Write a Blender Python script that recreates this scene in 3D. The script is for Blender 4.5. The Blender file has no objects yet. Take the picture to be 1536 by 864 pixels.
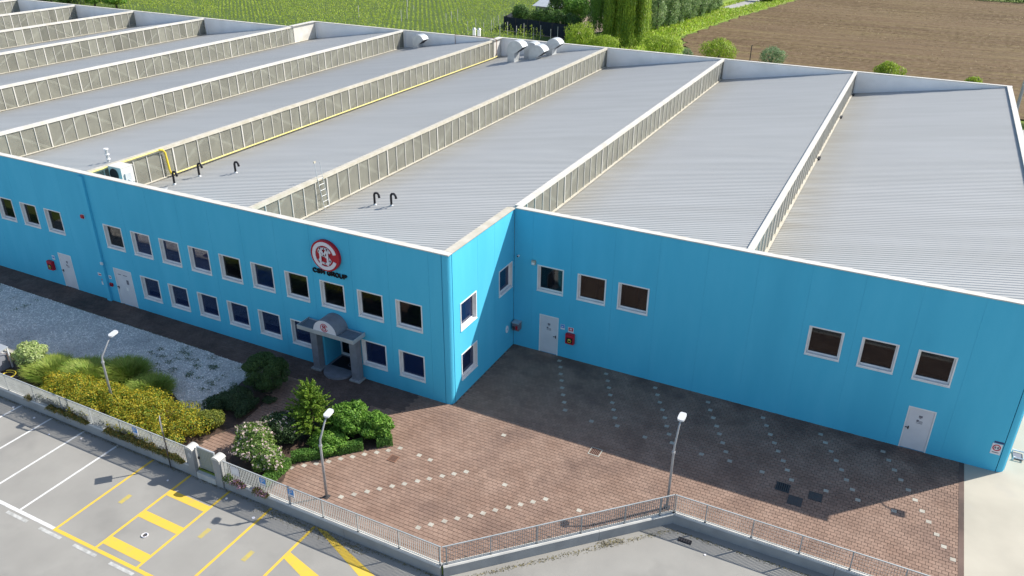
import bpy, math, random
import numpy as np
from mathutils import Vector, Matrix
from bpy_extras import mesh_utils
random.seed(7)
rng = np.random.default_rng(7)
S = bpy.context.scene
COL = S.collection
rad = math.radians

# ------------------------------------------------------------------ camera
cam = bpy.data.cameras.new("camera")
cam.sensor_width = 36.0
cam.lens = 36.0 * 1204.467 / 1536.0
cam.clip_end = 3000
cam.clip_start = 0.5
camo = bpy.data.objects.new("camera", cam)
COL.objects.link(camo)
_r = Vector((0.89274584, 0.45048684, 0.00815312)).normalized()
_u = Vector((-0.20936198, 0.39874098, 0.89284556)).normalized()
_f = Vector((-0.39896419, 0.79879111, -0.45028917)).normalized()
m3 = Matrix((( _r.x, _u.x, -_f.x), (_r.y, _u.y, -_f.y), (_r.z, _u.z, -_f.z)))
camo.matrix_world = Matrix.Translation((15.954, -25.9325, 21.3329)) @ m3.to_4x4()
S.camera = camo

# ------------------------------------------------------------------ light
SUN_EL, SUN_ROT = rad(41.0), rad(45.0)
w = bpy.data.worlds.new("World"); S.world = w; w.use_nodes = True
nt = w.node_tree; nt.nodes.clear()
sky = nt.nodes.new("ShaderNodeTexSky"); sky.sky_type = 'NISHITA'; sky.sun_disc = False
sky.sun_elevation = SUN_EL; sky.sun_rotation = SUN_ROT
sky.air_density = 1.0; sky.dust_density = 1.2; sky.ozone_density = 1.0
bg = nt.nodes.new("ShaderNodeBackground"); bg.inputs[1].default_value = 0.115
wo = nt.nodes.new("ShaderNodeOutputWorld")
nt.links.new(sky.outputs[0], bg.inputs[0]); nt.links.new(bg.outputs[0], wo.inputs[0])
sl = bpy.data.lights.new("sun", 'SUN'); sl.energy = 4.3; sl.angle = rad(0.55); sl.color = (1.0, 0.95, 0.87)
so = bpy.data.objects.new("sun", sl); COL.objects.link(so)
sd = Vector((0.7062, 0.7080, 0.868)).normalized()
so.rotation_euler = sd.to_track_quat('Z', 'Y').to_euler()
so.location = (40, 40, 50)
S.view_settings.view_transform = 'Standard'
S.view_settings.look = 'None'
S.view_settings.exposure = 0.78
S.view_settings.gamma = 1.0

# ------------------------------------------------------------------ materials
def mat(name, c1, c2=None, scale=1.0, rough=0.7, island=0.0, bump=0.0, bscale=20.0, metal=0.0,
        spec=0.3, detail=6.0, stretch=None, c3=None, s3=0.3, lo=0.35, hi=0.65, m3=(0.5, 0.7), trans=0.0):
    """noise c1<->c2, big-scale patches of c3, per-island brightness jitter, noise bump"""
    m = bpy.data.materials.new(name); m.use_nodes = True
    t = m.node_tree; N = t.nodes; L = t.links
    b = N["Principled BSDF"]
    b.inputs["Roughness"].default_value = rough
    b.inputs["Metallic"].default_value = metal
    b.inputs["Specular IOR Level"].default_value = spec
    g = N.new("ShaderNodeNewGeometry")
    mp = N.new("ShaderNodeMapping")
    if stretch: mp.inputs["Scale"].default_value = stretch
    L.new(g.outputs["Position"], mp.inputs["Vector"])
    col = None
    def noise(sc, det, a, bb):
        n = N.new("ShaderNodeTexNoise"); n.inputs["Scale"].default_value = sc
        n.inputs["Detail"].default_value = det
        L.new(mp.outputs[0], n.inputs["Vector"])
        r = N.new("ShaderNodeMapRange"); r.inputs[1].default_value = a; r.inputs[2].default_value = bb
        L.new(n.outputs[0], r.inputs[0]); return r.outputs[0]
    def mix(fac, a, bb, mode='MIX'):
        x = N.new("ShaderNodeMix"); x.data_type = 'RGBA'; x.blend_type = mode
        if isinstance(fac, float): x.inputs[0].default_value = fac
        else: L.new(fac, x.inputs[0])
        for i, v in ((6, a), (7, bb)):
            if isinstance(v, tuple): x.inputs[i].default_value = (*v, 1)
            else: L.new(v, x.inputs[i])
        return x.outputs[2]
    if c2: col = mix(noise(scale, detail, lo, hi), c1, c2)
    if c3: col = mix(noise(s3, 5.0, *m3), col if col else c1, c3)
    if island:
        mr = N.new("ShaderNodeMapRange"); mr.inputs[3].default_value = 1 - island; mr.inputs[4].default_value = 1 + island
        L.new(g.outputs["Random Per Island"], mr.inputs[0])
        cc = N.new("ShaderNodeCombineColor")
        for i in range(3): L.new(mr.outputs[0], cc.inputs[i])
        col = mix(1.0, col if col else c1, cc.outputs[0], 'MULTIPLY')
    if col is None: b.inputs["Base Color"].default_value = (*c1, 1)
    else: L.new(col, b.inputs["Base Color"])
    if bump:
        n = N.new("ShaderNodeTexNoise"); n.inputs["Scale"].default_value = bscale; n.inputs["Detail"].default_value = 4
        L.new(mp.outputs[0], n.inputs["Vector"])
        bp = N.new("ShaderNodeBump"); bp.inputs["Strength"].default_value = bump; bp.inputs["Distance"].default_value = 0.02
        L.new(n.outputs[0], bp.inputs["Height"]); L.new(bp.outputs[0], b.inputs["Normal"])
    if trans:
        tr = N.new("ShaderNodeBsdfTranslucent"); ms = N.new("ShaderNodeMixShader"); ms.inputs[0].default_value = trans
        if col is not None: L.new(col, tr.inputs[0])
        else: tr.inputs[0].default_value = (*c1, 1)
        L.new(b.outputs[0], ms.inputs[1]); L.new(tr.outputs[0], ms.inputs[2])
        L.new(ms.outputs[0], N["Material Output"].inputs[0])
    return m

LG = 1.45
def leafmat(name, c1, c2, isl_c=None, scale=3.0, trans=0.38, island=0.35, frac=0.5):
    c1 = tuple(min(.8, v * LG) for v in c1); c2 = tuple(min(.8, v * LG) for v in c2)
    if isl_c: isl_c = tuple(min(.8, v * (1.3 if max(isl_c) < .4 else 1.05)) for v in isl_c)
    """leaf colour: noise c1/c2, plus a share of the islands in isl_c"""
    m = mat(name, c1, c2, scale=scale, rough=0.55, island=island, spec=0.3, trans=trans, detail=3)
    if isl_c:
        t = m.node_tree; N = t.nodes; L = t.links
        g = [n for n in N if n.type == 'NEW_GEOMETRY'][0]
        b = N["Principled BSDF"]
        src = b.inputs["Base Color"].links[0].from_socket
        mu = N.new("ShaderNodeMath"); mu.operation = 'MULTIPLY'; mu.inputs[1].default_value = 17.31
        fr = N.new("ShaderNodeMath"); fr.operation = 'FRACT'
        lt = N.new("ShaderNodeMath"); lt.operation = 'LESS_THAN'; lt.inputs[1].default_value = frac
        L.new(g.outputs["Random Per Island"], mu.inputs[0]); L.new(mu.outputs[0], fr.inputs[0]); L.new(fr.outputs[0], lt.inputs[0])
        x = N.new("ShaderNodeMix"); x.data_type = 'RGBA'
        L.new(lt.outputs[0], x.inputs[0]); L.new(src, x.inputs[6]); x.inputs[7].default_value = (*isl_c, 1)
        L.new(x.outputs[2], b.inputs["Base Color"])
        for n in N:
            if n.type == 'BSDF_TRANSLUCENT': L.new(x.outputs[2], n.inputs[0])
    return m

def glassmat(name, tint, tr=0.5, rough=0.03, dif=(0.01, 0.015, 0.02), difmix=0.5, ior=1.5, noise_c=None):
    m = bpy.data.materials.new(name); m.use_nodes = True
    t = m.node_tree; N = t.nodes; L = t.links; N.clear()
    o = N.new("ShaderNodeOutputMaterial")
    gl = N.new("ShaderNodeBsdfGlossy"); gl.inputs["Roughness"].default_value = rough
    tp = N.new("ShaderNodeBsdfTransparent"); tp.inputs[0].default_value = (*tint, 1)
    df = N.new("ShaderNodeBsdfDiffuse"); df.inputs[0].default_value = (*dif, 1)
    m1 = N.new("ShaderNodeMixShader"); m1.inputs[0].default_value = difmix
    L.new(tp.outputs[0], m1.inputs[1]); L.new(df.outputs[0], m1.inputs[2])
    fr = N.new("ShaderNodeFresnel"); fr.inputs[0].default_value = ior
    m2 = N.new("ShaderNodeMixShader"); L.new(fr.outputs[0], m2.inputs[0])
    L.new(m1.outputs[0], m2.inputs[1]); L.new(gl.outputs[0], m2.inputs[2]); L.new(m2.outputs[0], o.inputs[0])
    if noise_c:
        g = N.new("ShaderNodeNewGeometry")
        n = N.new("ShaderNodeTexNoise"); n.inputs["Scale"].default_value = 0.9; n.inputs["Detail"].default_value = 5
        L.new(g.outputs["Position"], n.inputs["Vector"])
        r = N.new("ShaderNodeValToRGB"); r.color_ramp.elements[0].position = 0.35; r.color_ramp.elements[1].position = 0.65
        r.color_ramp.elements[0].color = (*dif, 1); r.color_ramp.elements[1].color = (*noise_c, 1)
        L.new(n.outputs[0], r.inputs[0])
        mr = N.new("ShaderNodeMapRange"); mr.inputs[3].default_value = 0.75; mr.inputs[4].default_value = 1.2
        L.new(g.outputs["Random Per Island"], mr.inputs[0])
        cc = N.new("ShaderNodeCombineColor")
        for i in range(3): L.new(mr.outputs[0], cc.inputs[i])
        x = N.new("ShaderNodeMix"); x.data_type = 'RGBA'; x.blend_type = 'MULTIPLY'; x.inputs[0].default_value = 1
        L.new(r.outputs[0], x.inputs[6]); L.new(cc.outputs[0], x.inputs[7]); L.new(x.outputs[2], df.inputs[0])
    return m

M = {}
M['blue'] = mat('blue_render', (0.075, 0.47, 0.67), (0.087, 0.49, 0.69), scale=1.3, stretch=(1, 1, 0.22), rough=0.75, bump=0.25, bscale=45,
                c3=(0.07, 0.445, 0.64), s3=0.5, spec=0.25)
M['cap'] = mat('cap_metal', (0.58, 0.56, 0.52), (0.50, 0.48, 0.43), scale=1.2, rough=0.5, c3=(0.5, 0.46, 0.38), s3=0.8, m3=(0.58, 0.75))
M['cream'] = mat('cream_metal', (0.50, 0.47, 0.40), (0.42, 0.39, 0.31), scale=2.0, rough=0.55)
M['whiteparapet'] = mat('parapet_white', (0.80, 0.80, 0.80), (0.74, 0.74, 0.74), scale=0.7, rough=0.6, c3=(0.66, 0.66, 0.65), s3=0.4)
M['wframe'] = mat('window_white', (0.80, 0.79, 0.77), (0.72, 0.71, 0.69), scale=3, rough=0.45)
M['pvc'] = mat('door_white', (0.66, 0.66, 0.68), (0.6, 0.6, 0.62), scale=1.5, rough=0.45)
M['glass_dark'] = glassmat('glass_dark', (0.55, 0.6, 0.62), difmix=0.35)
M['glass_blue'] = glassmat('glass_blue', (0.35, 0.5, 0.8), dif=(0.012, 0.035, 0.12), difmix=0.55, ior=1.7)
M['sky_glass'] = glassmat('skylight_glass', (0.95, 0.95, 0.88), rough=0.3, dif=(0.40, 0.395, 0.33), noise_c=(0.50, 0.495, 0.41), difmix=0.40, ior=1.35)
M['room'] = mat('room_wall', (0.10, 0.10, 0.10))
M['cardboard'] = mat('cardboard', (0.70, 0.34, 0.13), (0.55, 0.25, 0.09), scale=3)
M['steel'] = mat('pale_steel', (0.85, 0.83, 0.74), (0.78, 0.75, 0.65), scale=1.5)
M['concrete'] = mat('wall_concrete', (0.34, 0.345, 0.34), (0.275, 0.28, 0.28), scale=1.5, rough=0.85, bump=0.2, c3=(0.26, 0.26, 0.25), s3=0.9, m3=(0.55, 0.75))
M['concretetop'] = mat('wall_coping', (0.56, 0.55, 0.51), (0.47, 0.46, 0.43), scale=2, rough=0.85)
M['galv'] = mat('galvanised', (0.52, 0.54, 0.55), (0.43, 0.45, 0.46), scale=2, rough=0.45, metal=0.35)
M['fence'] = mat('fence_steel', (0.40, 0.42, 0.42), (0.34, 0.36, 0.36), scale=3, rough=0.5, metal=0.2)
M['asphalt'] = mat('asphalt', (0.285, 0.276, 0.252), (0.25, 0.242, 0.222), scale=0.55, rough=0.9, bump=0.35, bscale=60, c3=(0.185, 0.18, 0.168), s3=0.33, m3=(0.56, 0.8), detail=10)
M['yard'] = mat('yard_concrete', (0.43, 0.40, 0.33), (0.37, 0.345, 0.285), scale=0.5, rough=0.9, c3=(0.38, 0.36, 0.31), s3=0.7, m3=(0.55, 0.8), detail=9)
M['white_paint'] = mat('white_paint', (0.62, 0.62, 0.60), (0.42, 0.42, 0.40), scale=5, rough=0.8, lo=0.45, hi=0.8)
M['worn_paint'] = mat('worn_white_paint', (0.48, 0.48, 0.46), (0.32, 0.32, 0.30), scale=6, rough=0.8)
M['yellow_paint'] = mat('yellow_paint', (0.62, 0.42, 0.055), (0.50, 0.36, 0.10), scale=4, rough=0.8, lo=0.5, hi=0.85)
M['worn_yellow'] = mat('worn_yellow_paint', (0.44, 0.35, 0.09), (0.34, 0.30, 0.15), scale=5, rough=0.85)
M['paver'] = mat('clay_paver', (0.215, 0.138, 0.102), (0.27, 0.182, 0.138), scale=0.9, rough=0.85, island=0.10, c3=(0.17, 0.11, 0.085), s3=0.42, m3=(0.52, 0.72), detail=8)
M['paver_shade_edge'] = mat('shade_edge_paver', (0.105, 0.072, 0.06), (0.145, 0.10, 0.082), scale=0.9, rough=0.9, island=0.12, c3=(0.07, 0.052, 0.045), s3=0.5, detail=8)  # building shade painted into forecourt pavers; also the brown edge strip
M['joint'] = mat('paver_bed', (0.125, 0.088, 0.07), (0.09, 0.07, 0.05), scale=3)
M['marker'] = mat('pale_paver', (0.42, 0.40, 0.34), (0.31, 0.285, 0.24), scale=1.7, rough=0.85)
M['gravelbed'] = mat('gravel_bed', (0.50, 0.48, 0.45), (0.44, 0.43, 0.40), scale=5, bump=0.5, bscale=30)
M['gravel'] = mat('gravel_stone', (0.68, 0.66, 0.61), (0.60, 0.58, 0.54), scale=0.5, island=0.35, c3=(0.26, 0.27, 0.27), s3=0.5, m3=(0.55, 0.8))
M['soil'] = mat('mulch_soil', (0.085, 0.055, 0.04), (0.05, 0.035, 0.028), scale=6, bump=0.6, bscale=25)
M['black'] = mat('black_rubber', (0.012, 0.012, 0.016), rough=0.5)
M['dark'] = mat('dark_metal', (0.06, 0.055, 0.055), rough=0.5)
M['red'] = mat('red_paint', (0.42, 0.012, 0.025), rough=0.4)
M['logo_white'] = mat('sign_white', (0.72, 0.70, 0.72), rough=0.4)
M['sblue'] = mat('sign_blue', (0.09, 0.28, 0.62), rough=0.4)
M['navy'] = mat('print_navy', (0.03, 0.05, 0.15), rough=0.6)
M['print'] = mat('print_grey', (0.16, 0.16, 0.19), rough=0.6)
M['sred'] = mat('sign_red', (0.5, 0.03, 0.06), rough=0.4)
M['yellow'] = mat('yellow_pipe_paint', (0.68, 0.52, 0.03), (0.6, 0.47, 0.08), scale=3, rough=0.4)
M['cream_yellow'] = mat('faded_pipe', (0.66, 0.58, 0.24), (0.6, 0.52, 0.16), scale=2, rough=0.5)
M['rust'] = mat('brown_pipe', (0.22, 0.12, 0.08), rough=0.6)
M['portal'] = mat('portal_grey', (0.22, 0.23, 0.26), (0.18, 0.19, 0.21), scale=3, rough=0.6)
M['lamp'] = mat('lamp_pole_grey', (0.40, 0.41, 0.42), (0.33, 0.33, 0.34), scale=4, rough=0.45, metal=0.3)
M['lamphead'] = mat('lamp_head', (0.6, 0.61, 0.62), rough=0.4)
M['bark'] = mat('bark', (0.11, 0.085, 0.06), (0.06, 0.05, 0.035), scale=8)
M['grass'] = mat('grass_ground', (0.15, 0.20, 0.03), (0.09, 0.14, 0.02), scale=0.5, rough=0.95, c3=(0.22, 0.20, 0.05), s3=0.12, m3=(0.55, 0.8), detail=9)
M['vineground'] = mat('vineyard_ground', (0.075, 0.12, 0.02), (0.05, 0.08, 0.014), scale=0.6, rough=0.95)
M['verge'] = mat('verge_grass', (0.22, 0.32, 0.03), (0.16, 0.24, 0.025), scale=0.4, rough=0.95, c3=(0.24, 0.26, 0.06), s3=0.2, detail=9)
M['field'] = mat('ploughed_soil', (0.15, 0.098, 0.05), (0.105, 0.068, 0.035), scale=1.0, rough=0.95, detail=12, stretch=(0.10, 1.6, 1), c3=(0.17, 0.125, 0.055), s3=0.5, m3=(0.45, 0.7), lo=0.3, hi=0.7, bump=0.3, bscale=3)
M['track'] = mat('track_gravel', (0.34, 0.33, 0.31), (0.28, 0.27, 0.25), scale=1)
M['netting'] = mat('dark_netting', (0.012, 0.018, 0.03), (0.02, 0.028, 0.04), scale=3, rough=0.9)
M['pinkground'] = mat('pink_paving', (0.40, 0.29, 0.24), (0.34, 0.26, 0.2), scale=2)

def add_moss(m):
    t = m.node_tree; N = t.nodes; L = t.links; b = N["Principled BSDF"]; src = b.inputs["Base Color"].links[0].from_socket
    g = [n for n in N if n.type == 'NEW_GEOMETRY'][0]
    sp = N.new("ShaderNodeSeparateXYZ"); L.new(g.outputs["Position"], sp.inputs[0])
    mr = N.new("ShaderNodeMapRange"); mr.inputs[1].default_value = 1.5; mr.inputs[2].default_value = 6.0; mr.inputs[3].default_value = -0.25; mr.inputs[4].default_value = 0.17
    L.new(sp.outputs[1], mr.inputs[0])
    n = N.new("ShaderNodeTexNoise"); n.inputs["Scale"].default_value = 0.8; n.inputs["Detail"].default_value = 9; L.new(g.outputs["Position"], n.inputs["Vector"])
    ad = N.new("ShaderNodeMath"); L.new(mr.outputs[0], ad.inputs[0]); L.new(n.outputs[0], ad.inputs[1])
    r2 = N.new("ShaderNodeMapRange"); r2.inputs[1].default_value = 0.55; r2.inputs[2].default_value = 0.85; L.new(ad.outputs[0], r2.inputs[0])
    x = N.new("ShaderNodeMix"); x.data_type = 'RGBA'; L.new(r2.outputs[0], x.inputs[0]); L.new(src, x.inputs[6]); x.inputs[7].default_value = (0.115, 0.075, 0.06, 1)
    L.new(x.outputs[2], b.inputs["Base Color"])
add_moss(M['paver'])
def roofmat(xl, xr, i):
    """grey coated sheet with grime collected at the low (valley) side of the bay"""
    m = mat('roof_sheet_grey', (0.405, 0.41, 0.40), (0.375, 0.38, 0.37), scale=0.9, rough=0.55, spec=0.2, stretch=(0.05, 1.1, 1), detail=5, c3=(0.35, 0.353, 0.34), s3=0.35, m3=(0.52, 0.9))
    t = m.node_tree; N = t.nodes; L = t.links; b = N["Principled BSDF"]
    src = b.inputs["Base Color"].links[0].from_socket
    g = [n for n in N if n.type == 'NEW_GEOMETRY'][0]
    sp = N.new("ShaderNodeSeparateXYZ"); L.new(g.outputs["Position"], sp.inputs[0])
    mr = N.new("ShaderNodeMapRange"); mr.inputs[1].default_value = xl; mr.inputs[2].default_value = xl + 2.6
    mr.inputs[3].default_value = 0.5; mr.inputs[4].default_value = 0.0
    L.new(sp.outputs[0], mr.inputs[0])
    n = N.new("ShaderNodeTexNoise"); n.inputs["Scale"].default_value = 0.5; n.inputs["Detail"].default_value = 8
    mp = N.new("ShaderNodeMapping"); mp.inputs["Scale"].default_value = (0.6, 3, 1); L.new(g.outputs["Position"], mp.inputs[0]); L.new(mp.outputs[0], n.inputs["Vector"])
    mu = N.new("ShaderNodeMath"); mu.operation = 'MULTIPLY'; L.new(mr.outputs[0], mu.inputs[0]); 
    r2 = N.new("ShaderNodeMapRange"); r2.inputs[1].default_value = 0.35; r2.inputs[2].default_value = 0.6; r2.inputs[3].default_value = 0.3; L.new(n.outputs[0], r2.inputs[0])
    L.new(r2.outputs[0], mu.inputs[1])
    x = N.new("ShaderNodeMix"); x.data_type = 'RGBA'; L.new(mu.outputs[0], x.inputs[0]); L.new(src, x.inputs[6]); x.inputs[7].default_value = (0.27, 0.24, 0.18, 1)
    L.new(x.outputs[2], b.inputs["Base Color"])
    return m

# ------------------------------------------------------------------ mesh helpers
def link(name, me, m=None, parent=None):
    if m is not None: me.materials.append(m)
    o = bpy.data.objects.new(name, me); COL.objects.link(o)
    if parent is not None: o.parent = parent
    return o

class MB:
    def __init__(s, f=None): s.v = []; s.f = []; s.t = f
    def add(s, vs, fs):
        n = len(s.v)
        s.v += [s.t(*p) if s.t else tuple(p) for p in vs]
        s.f += [tuple(i + n for i in q) for q in fs]
    def box(s, x0, x1, y0, y1, z0, z1):
        s.add([(x0, y0, z0), (x1, y0, z0), (x1, y1, z0), (x0, y1, z0), (x0, y0, z1), (x1, y0, z1), (x1, y1, z1), (x0, y1, z1)],
              [(0, 3, 2, 1), (4, 5, 6, 7), (0, 1, 5, 4), (1, 2, 6, 5), (2, 3, 7, 6), (3, 0, 4, 7)])
    def tube(s, pts, r, n=8, cap=True):
        pts = [Vector(p) for p in pts]
        rs = r if isinstance(r, (list, tuple)) else [r] * len(pts)
        ring = []; vs = []; up = None
        for i, p in enumerate(pts):
            d = (pts[min(i + 1, len(pts) - 1)] - pts[max(i - 1, 0)]).normalized()
            if up is None or abs(d.dot(up)) > 0.99: up = Vector((0, 0, 1)) if abs(d.z) < 0.9 else Vector((1, 0, 0))
            a = d.cross(up).normalized(); b = d.cross(a)
            up = -b if False else up
            for k in range(n):
                t = 2 * math.pi * k / n
                q = p + (a * math.cos(t) + b * math.sin(t)) * rs[i]; vs.append(tuple(q))
        fs = [(i * n + k, i * n + (k + 1) % n, (i + 1) * n + (k + 1) % n, (i + 1) * n + k) for i in range(len(pts) - 1) for k in range(n)]
        if cap: fs += [tuple(range(n))[::-1], tuple((len(pts) - 1) * n + k for k in range(n))]
        s.add(vs, fs)
    def prism(s, poly, axis_pts):
        """poly: list of 3D points (front face), axis_pts: offset vector"""
        n = len(poly); o = axis_pts
        vs = list(poly) + [(p[0] + o[0], p[1] + o[1], p[2] + o[2]) for p in poly]
        s.add(vs, [tuple(range(n)), tuple(range(2 * n - 1, n - 1, -1))] + [(i, i + n, (i + 1) % n + n, (i + 1) % n) for i in range(n)])
    def mesh(s, name):
        me = bpy.data.meshes.new(name); me.from_pydata(s.v, [], s.f); me.update(); return me
    def build(s, name, m, parent=None, smooth=False, fixn=True):
        me = s.mesh(name)
        if fixn:
            import bmesh
            bm = bmesh.new(); bm.from_mesh(me); bmesh.ops.recalc_face_normals(bm, faces=bm.faces); bm.to_mesh(me); bm.free()
        if smooth: me.shade_smooth()
        return link(name, me, m, parent)

def tag(o, label=None, cat=None, group=None, kind=None):
    if label: o['label'] = label
    if cat: o['category'] = cat
    if group: o['group'] = group
    if kind: o['kind'] = kind
    return o
def thing(name, label, cat, loc=(0, 0, 0), group=None):
    o = bpy.data.objects.new(name, None); o.empty_display_size = 0.3; COL.objects.link(o)
    o.location = loc
    return tag(o, label, cat, group)
def kids(o): return [c for c in bpy.data.objects if c.parent == o]
def npmesh(name, V, F):
    """V (n,3), F (m,4) quads or (m,3) tris"""
    me = bpy.data.meshes.new(name); k = F.shape[1]
    me.vertices.add(len(V)); me.vertices.foreach_set("co", V.astype(np.float32).ravel())
    me.loops.add(F.size); me.loops.foreach_set("vertex_index", F.astype(np.int32).ravel())
    me.polygons.add(len(F)); me.polygons.foreach_set("loop_start", np.arange(0, F.size, k, dtype=np.int32))
    me.polygons.foreach_set("loop_total", np.full(len(F), k, dtype=np.int32))
    me.update(calc_edges=True); me.shade_flat(); return me
def unit(a): return a / (np.linalg.norm(a, axis=1, keepdims=True) + 1e-9)
def leafmesh(name, C, Nn, size, asp=0.5, axis=None, jit=0.5):
    """rhombic leaves at C facing about Nn; axis = preferred long direction"""
    n = len(C); Nn = unit(Nn + rng.normal(0, jit, (n, 3)))
    A = rng.normal(0, 1, (n, 3)) if axis is None else np.asarray(axis) + rng.normal(0, 0.25, (n, 3))
    A = unit(A - (A * Nn).sum(1, keepdims=True) * Nn); B = np.cross(Nn, A)
    s = (size * rng.uniform(0.6, 1.3, n))[:, None]
    V = np.stack([C - A * s, C + B * s * asp + A * s * 0.1, C + A * s, C - B * s * asp + A * s * 0.1], 1).reshape(-1, 3)
    return npmesh(name, V, np.arange(4 * n).reshape(-1, 4))
def lobes(c, r, k, lr=(0.35, 0.5), flat=True):
    """k lobes spread over the upper part of an ellipsoid c, r"""
    out = []
    for i in range(k):
        a = rng.uniform(0, 2 * math.pi); e = math.asin(rng.uniform(0.0 if flat else -0.7, 1))
        d = np.array([math.cos(a) * math.cos(e), math.sin(a) * math.cos(e), math.sin(e)])
        q = rng.uniform(*lr)
        out.append((*(np.array(c) + d * np.array(r) * (1 - q) * (rng.uniform(.75, 1.22) if k < 40 else rng.uniform(.97, 1.03))), *(np.array(r) * q * rng.uniform(.8, 1.15))))
    return out
def clumps(n, sph, zmin=0.02, inner=0.25, wob=1.0):
    sph = np.array(sph); area = (sph[:, 3] * sph[:, 4] + sph[:, 4] * sph[:, 5] + sph[:, 3] * sph[:, 5])
    i = rng.choice(len(sph), n, p=area / area.sum())
    d = unit(rng.normal(0, 1, (n, 3)))
    q = np.where(rng.random(n) < inner, rng.uniform(0.3, 0.9, n), rng.uniform(0.85, 1.08, n))
    q = q * (1 + wob * .13 * np.sin(d[:, 0] * 7 + i) * np.sin(d[:, 1] * 8 + i * 2.3) + wob * .10 * np.sin(d[:, 2] * 13 + i * 1.7) * np.sin(d[:, 0] * 15))
    P = sph[i, :3] + d * sph[i, 3:] * q[:, None]
    k = P[:, 2] > zmin
    # drop leaves buried deep inside other lobes
    for s in sph:
        k &= (((P - s[:3]) / s[3:]) ** 2).sum(1) > 0.30
    return P[k], d[k]
def trunk_mesh(base, h, r, spread=0.5, n=6):
    mb = MB()
    b = Vector(base)
    mb.tube([b, b + Vector((0, 0, h * 0.45)), b + Vector((0.03, 0.02, h * 0.8))], [r, r * 0.8, r * 0.4], 8)
    for k in range(n):
        a = 2 * math.pi * k / n + random.random()
        p = b + Vector((0, 0, h * random.uniform(0.15, 0.5)))
        mb.tube([p, p + Vector((math.cos(a) * spread * 0.5, math.sin(a) * spread * 0.5, h * 0.25)), p + Vector((math.cos(a) * spread, math.sin(a) * spread, h * 0.4))], [r * 0.5, r * 0.35, r * 0.12], 6)
    return mb
def shrub(name, label, cat, c, r, n, size, m, k=14, asp=0.5, group=None, axis=None, jit=0.5, lr=(0.3, 0.5), extra=None, crown='foliage', inner=0.25, th=None, zmin=0.02, wob=1.0):
    t = thing(name, label, cat, (c[0], c[1], 0), group)
    base = (0, 0, c[2])
    sph = lobes(base, r, k, lr) + [(0, 0, c[2], r[0] * 0.72, r[1] * 0.72, r[2] * 0.75)]
    P, d = clumps(n, sph, zmin, inner, wob)
    link(crown, leafmesh(crown, P, d, size, asp, axis, jit), m, t)
    trunk_mesh((0, 0, 0), (th or (c[2] + r[2] * 0.7)), 0.035 + 0.02 * r[2], r[0] * 0.5).build('trunk', M['bark'], t)
    if extra: extra(t, P, d)
    return t

# ================================================================== SETTING
P0 = 6.212          # depth of the projecting front block
H = 7.5             # parapet height
ZR = -0.45          # road level
def sheet(name, poly, z, m, kind='structure', depth=0.0):
    mb = MB(); n = len(poly)
    mb.add([(x, y, z) for x, y in poly], [tuple(range(n))])
    if depth:
        mb.add([(x, y, z) for x, y in poly] + [(x, y, z - depth) for x, y in poly], [(i, i + n, (i + 1) % n + n, (i + 1) % n) for i in range(n)])
    o = mb.build(name, m); tag(o, kind=kind); return o
ground = sheet('ground', [(-900, -8.47), (4.6, -8.47), (11.05, -2.0), (900, -2.0), (900, 2200), (-900, 2200)], -0.06, M['grass'], depth=0.6)
road = sheet('road', [(-900, -900), (900, -900), (900, -2.0), (11.05, -2.0), (4.6, -8.47), (-900, -8.47)], ZR, M['asphalt'])
yard = sheet('concrete_yard', [(20.93, -20), (60, -20), (60, 60), (22.0, 60), (22.0, 6.3), (20.93, 6.3)], -0.004, M['yard'], depth=0.5)
sheet('service_road', [(20, 60.2), (200, 60.2), (200, 66.2), (20, 66.2)], 0.0, M['track'])
sheet('vineyard_ground', [(-220, 49), (-35.5, 49), (-35.5, 91), (-47, 94), (-52, 137), (-52, 180), (-220, 180)], -0.03, M['vineground'])
sheet('grass_verge', [(-34, 49), (-9, 49), (-9.5, 74), (-15.3, 91.6), (-19.0, 102.5), (-16, 128), (-10.6, 159), (-5, 190), (-20, 190), (-24, 140), (-30, 104), (-34, 90)], -0.02, M['verge'])
sheet('farm_track', [(-21.5, 139), (-18.4, 139.5), (-16.0, 156), (-12.5, 190), (-18.5, 190), (-20.6, 150)], -0.008, M['track'])
sheet('garden_yard', [(-46, 94), (-34, 91.5), (-31, 103), (-40, 136), (-52, 136)], -0.015, M['pinkground'])
# ploughed field: real furrows
def make_field():
    ys = np.arange(70.5, 178, 0.32); xs = np.concatenate([np.linspace(-20, 45, 190), np.linspace(46, 200, 60)])
    X, Y = np.meshgrid(xs, ys)
    ph = Y * (2 * math.pi / 0.95) + 0.5 * np.sin(X * 0.05)
    Z = 0.05 * np.sin(ph) + rng.normal(0, 0.016, X.shape) + 0.03 * np.sin(Y * 0.9 + X * 0.11) * np.sin(X * 0.23)
    left = np.interp(Y, [70, 91.6, 102.5, 128, 159, 190], [-9, -15.0, -18.6, -15.6, -10.2, -4.6])
    wob = 0.35 * np.sin(Y * 1.3) + 0.2 * np.sin(Y * 3.1)
    X = np.maximum(X, left + wob + 0.0 * X); 
    V = np.stack([X, Y, Z + 0.02], -1).reshape(-1, 3)
    nx = len(xs); i = (np.arange(len(ys) - 1)[:, None] * nx + np.arange(nx - 1)[None]).ravel()
    F = np.stack([i, i + 1, i + nx + 1, i + nx], 1)
    a = np.abs(V[F[:, 1], 0] - V[F[:, 0], 0]); F = F[a > 1e-4]
    o = link('ploughed_field', npmesh('ploughed_field', V, F), M['field']); tag(o, kind='structure')
make_field()

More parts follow.
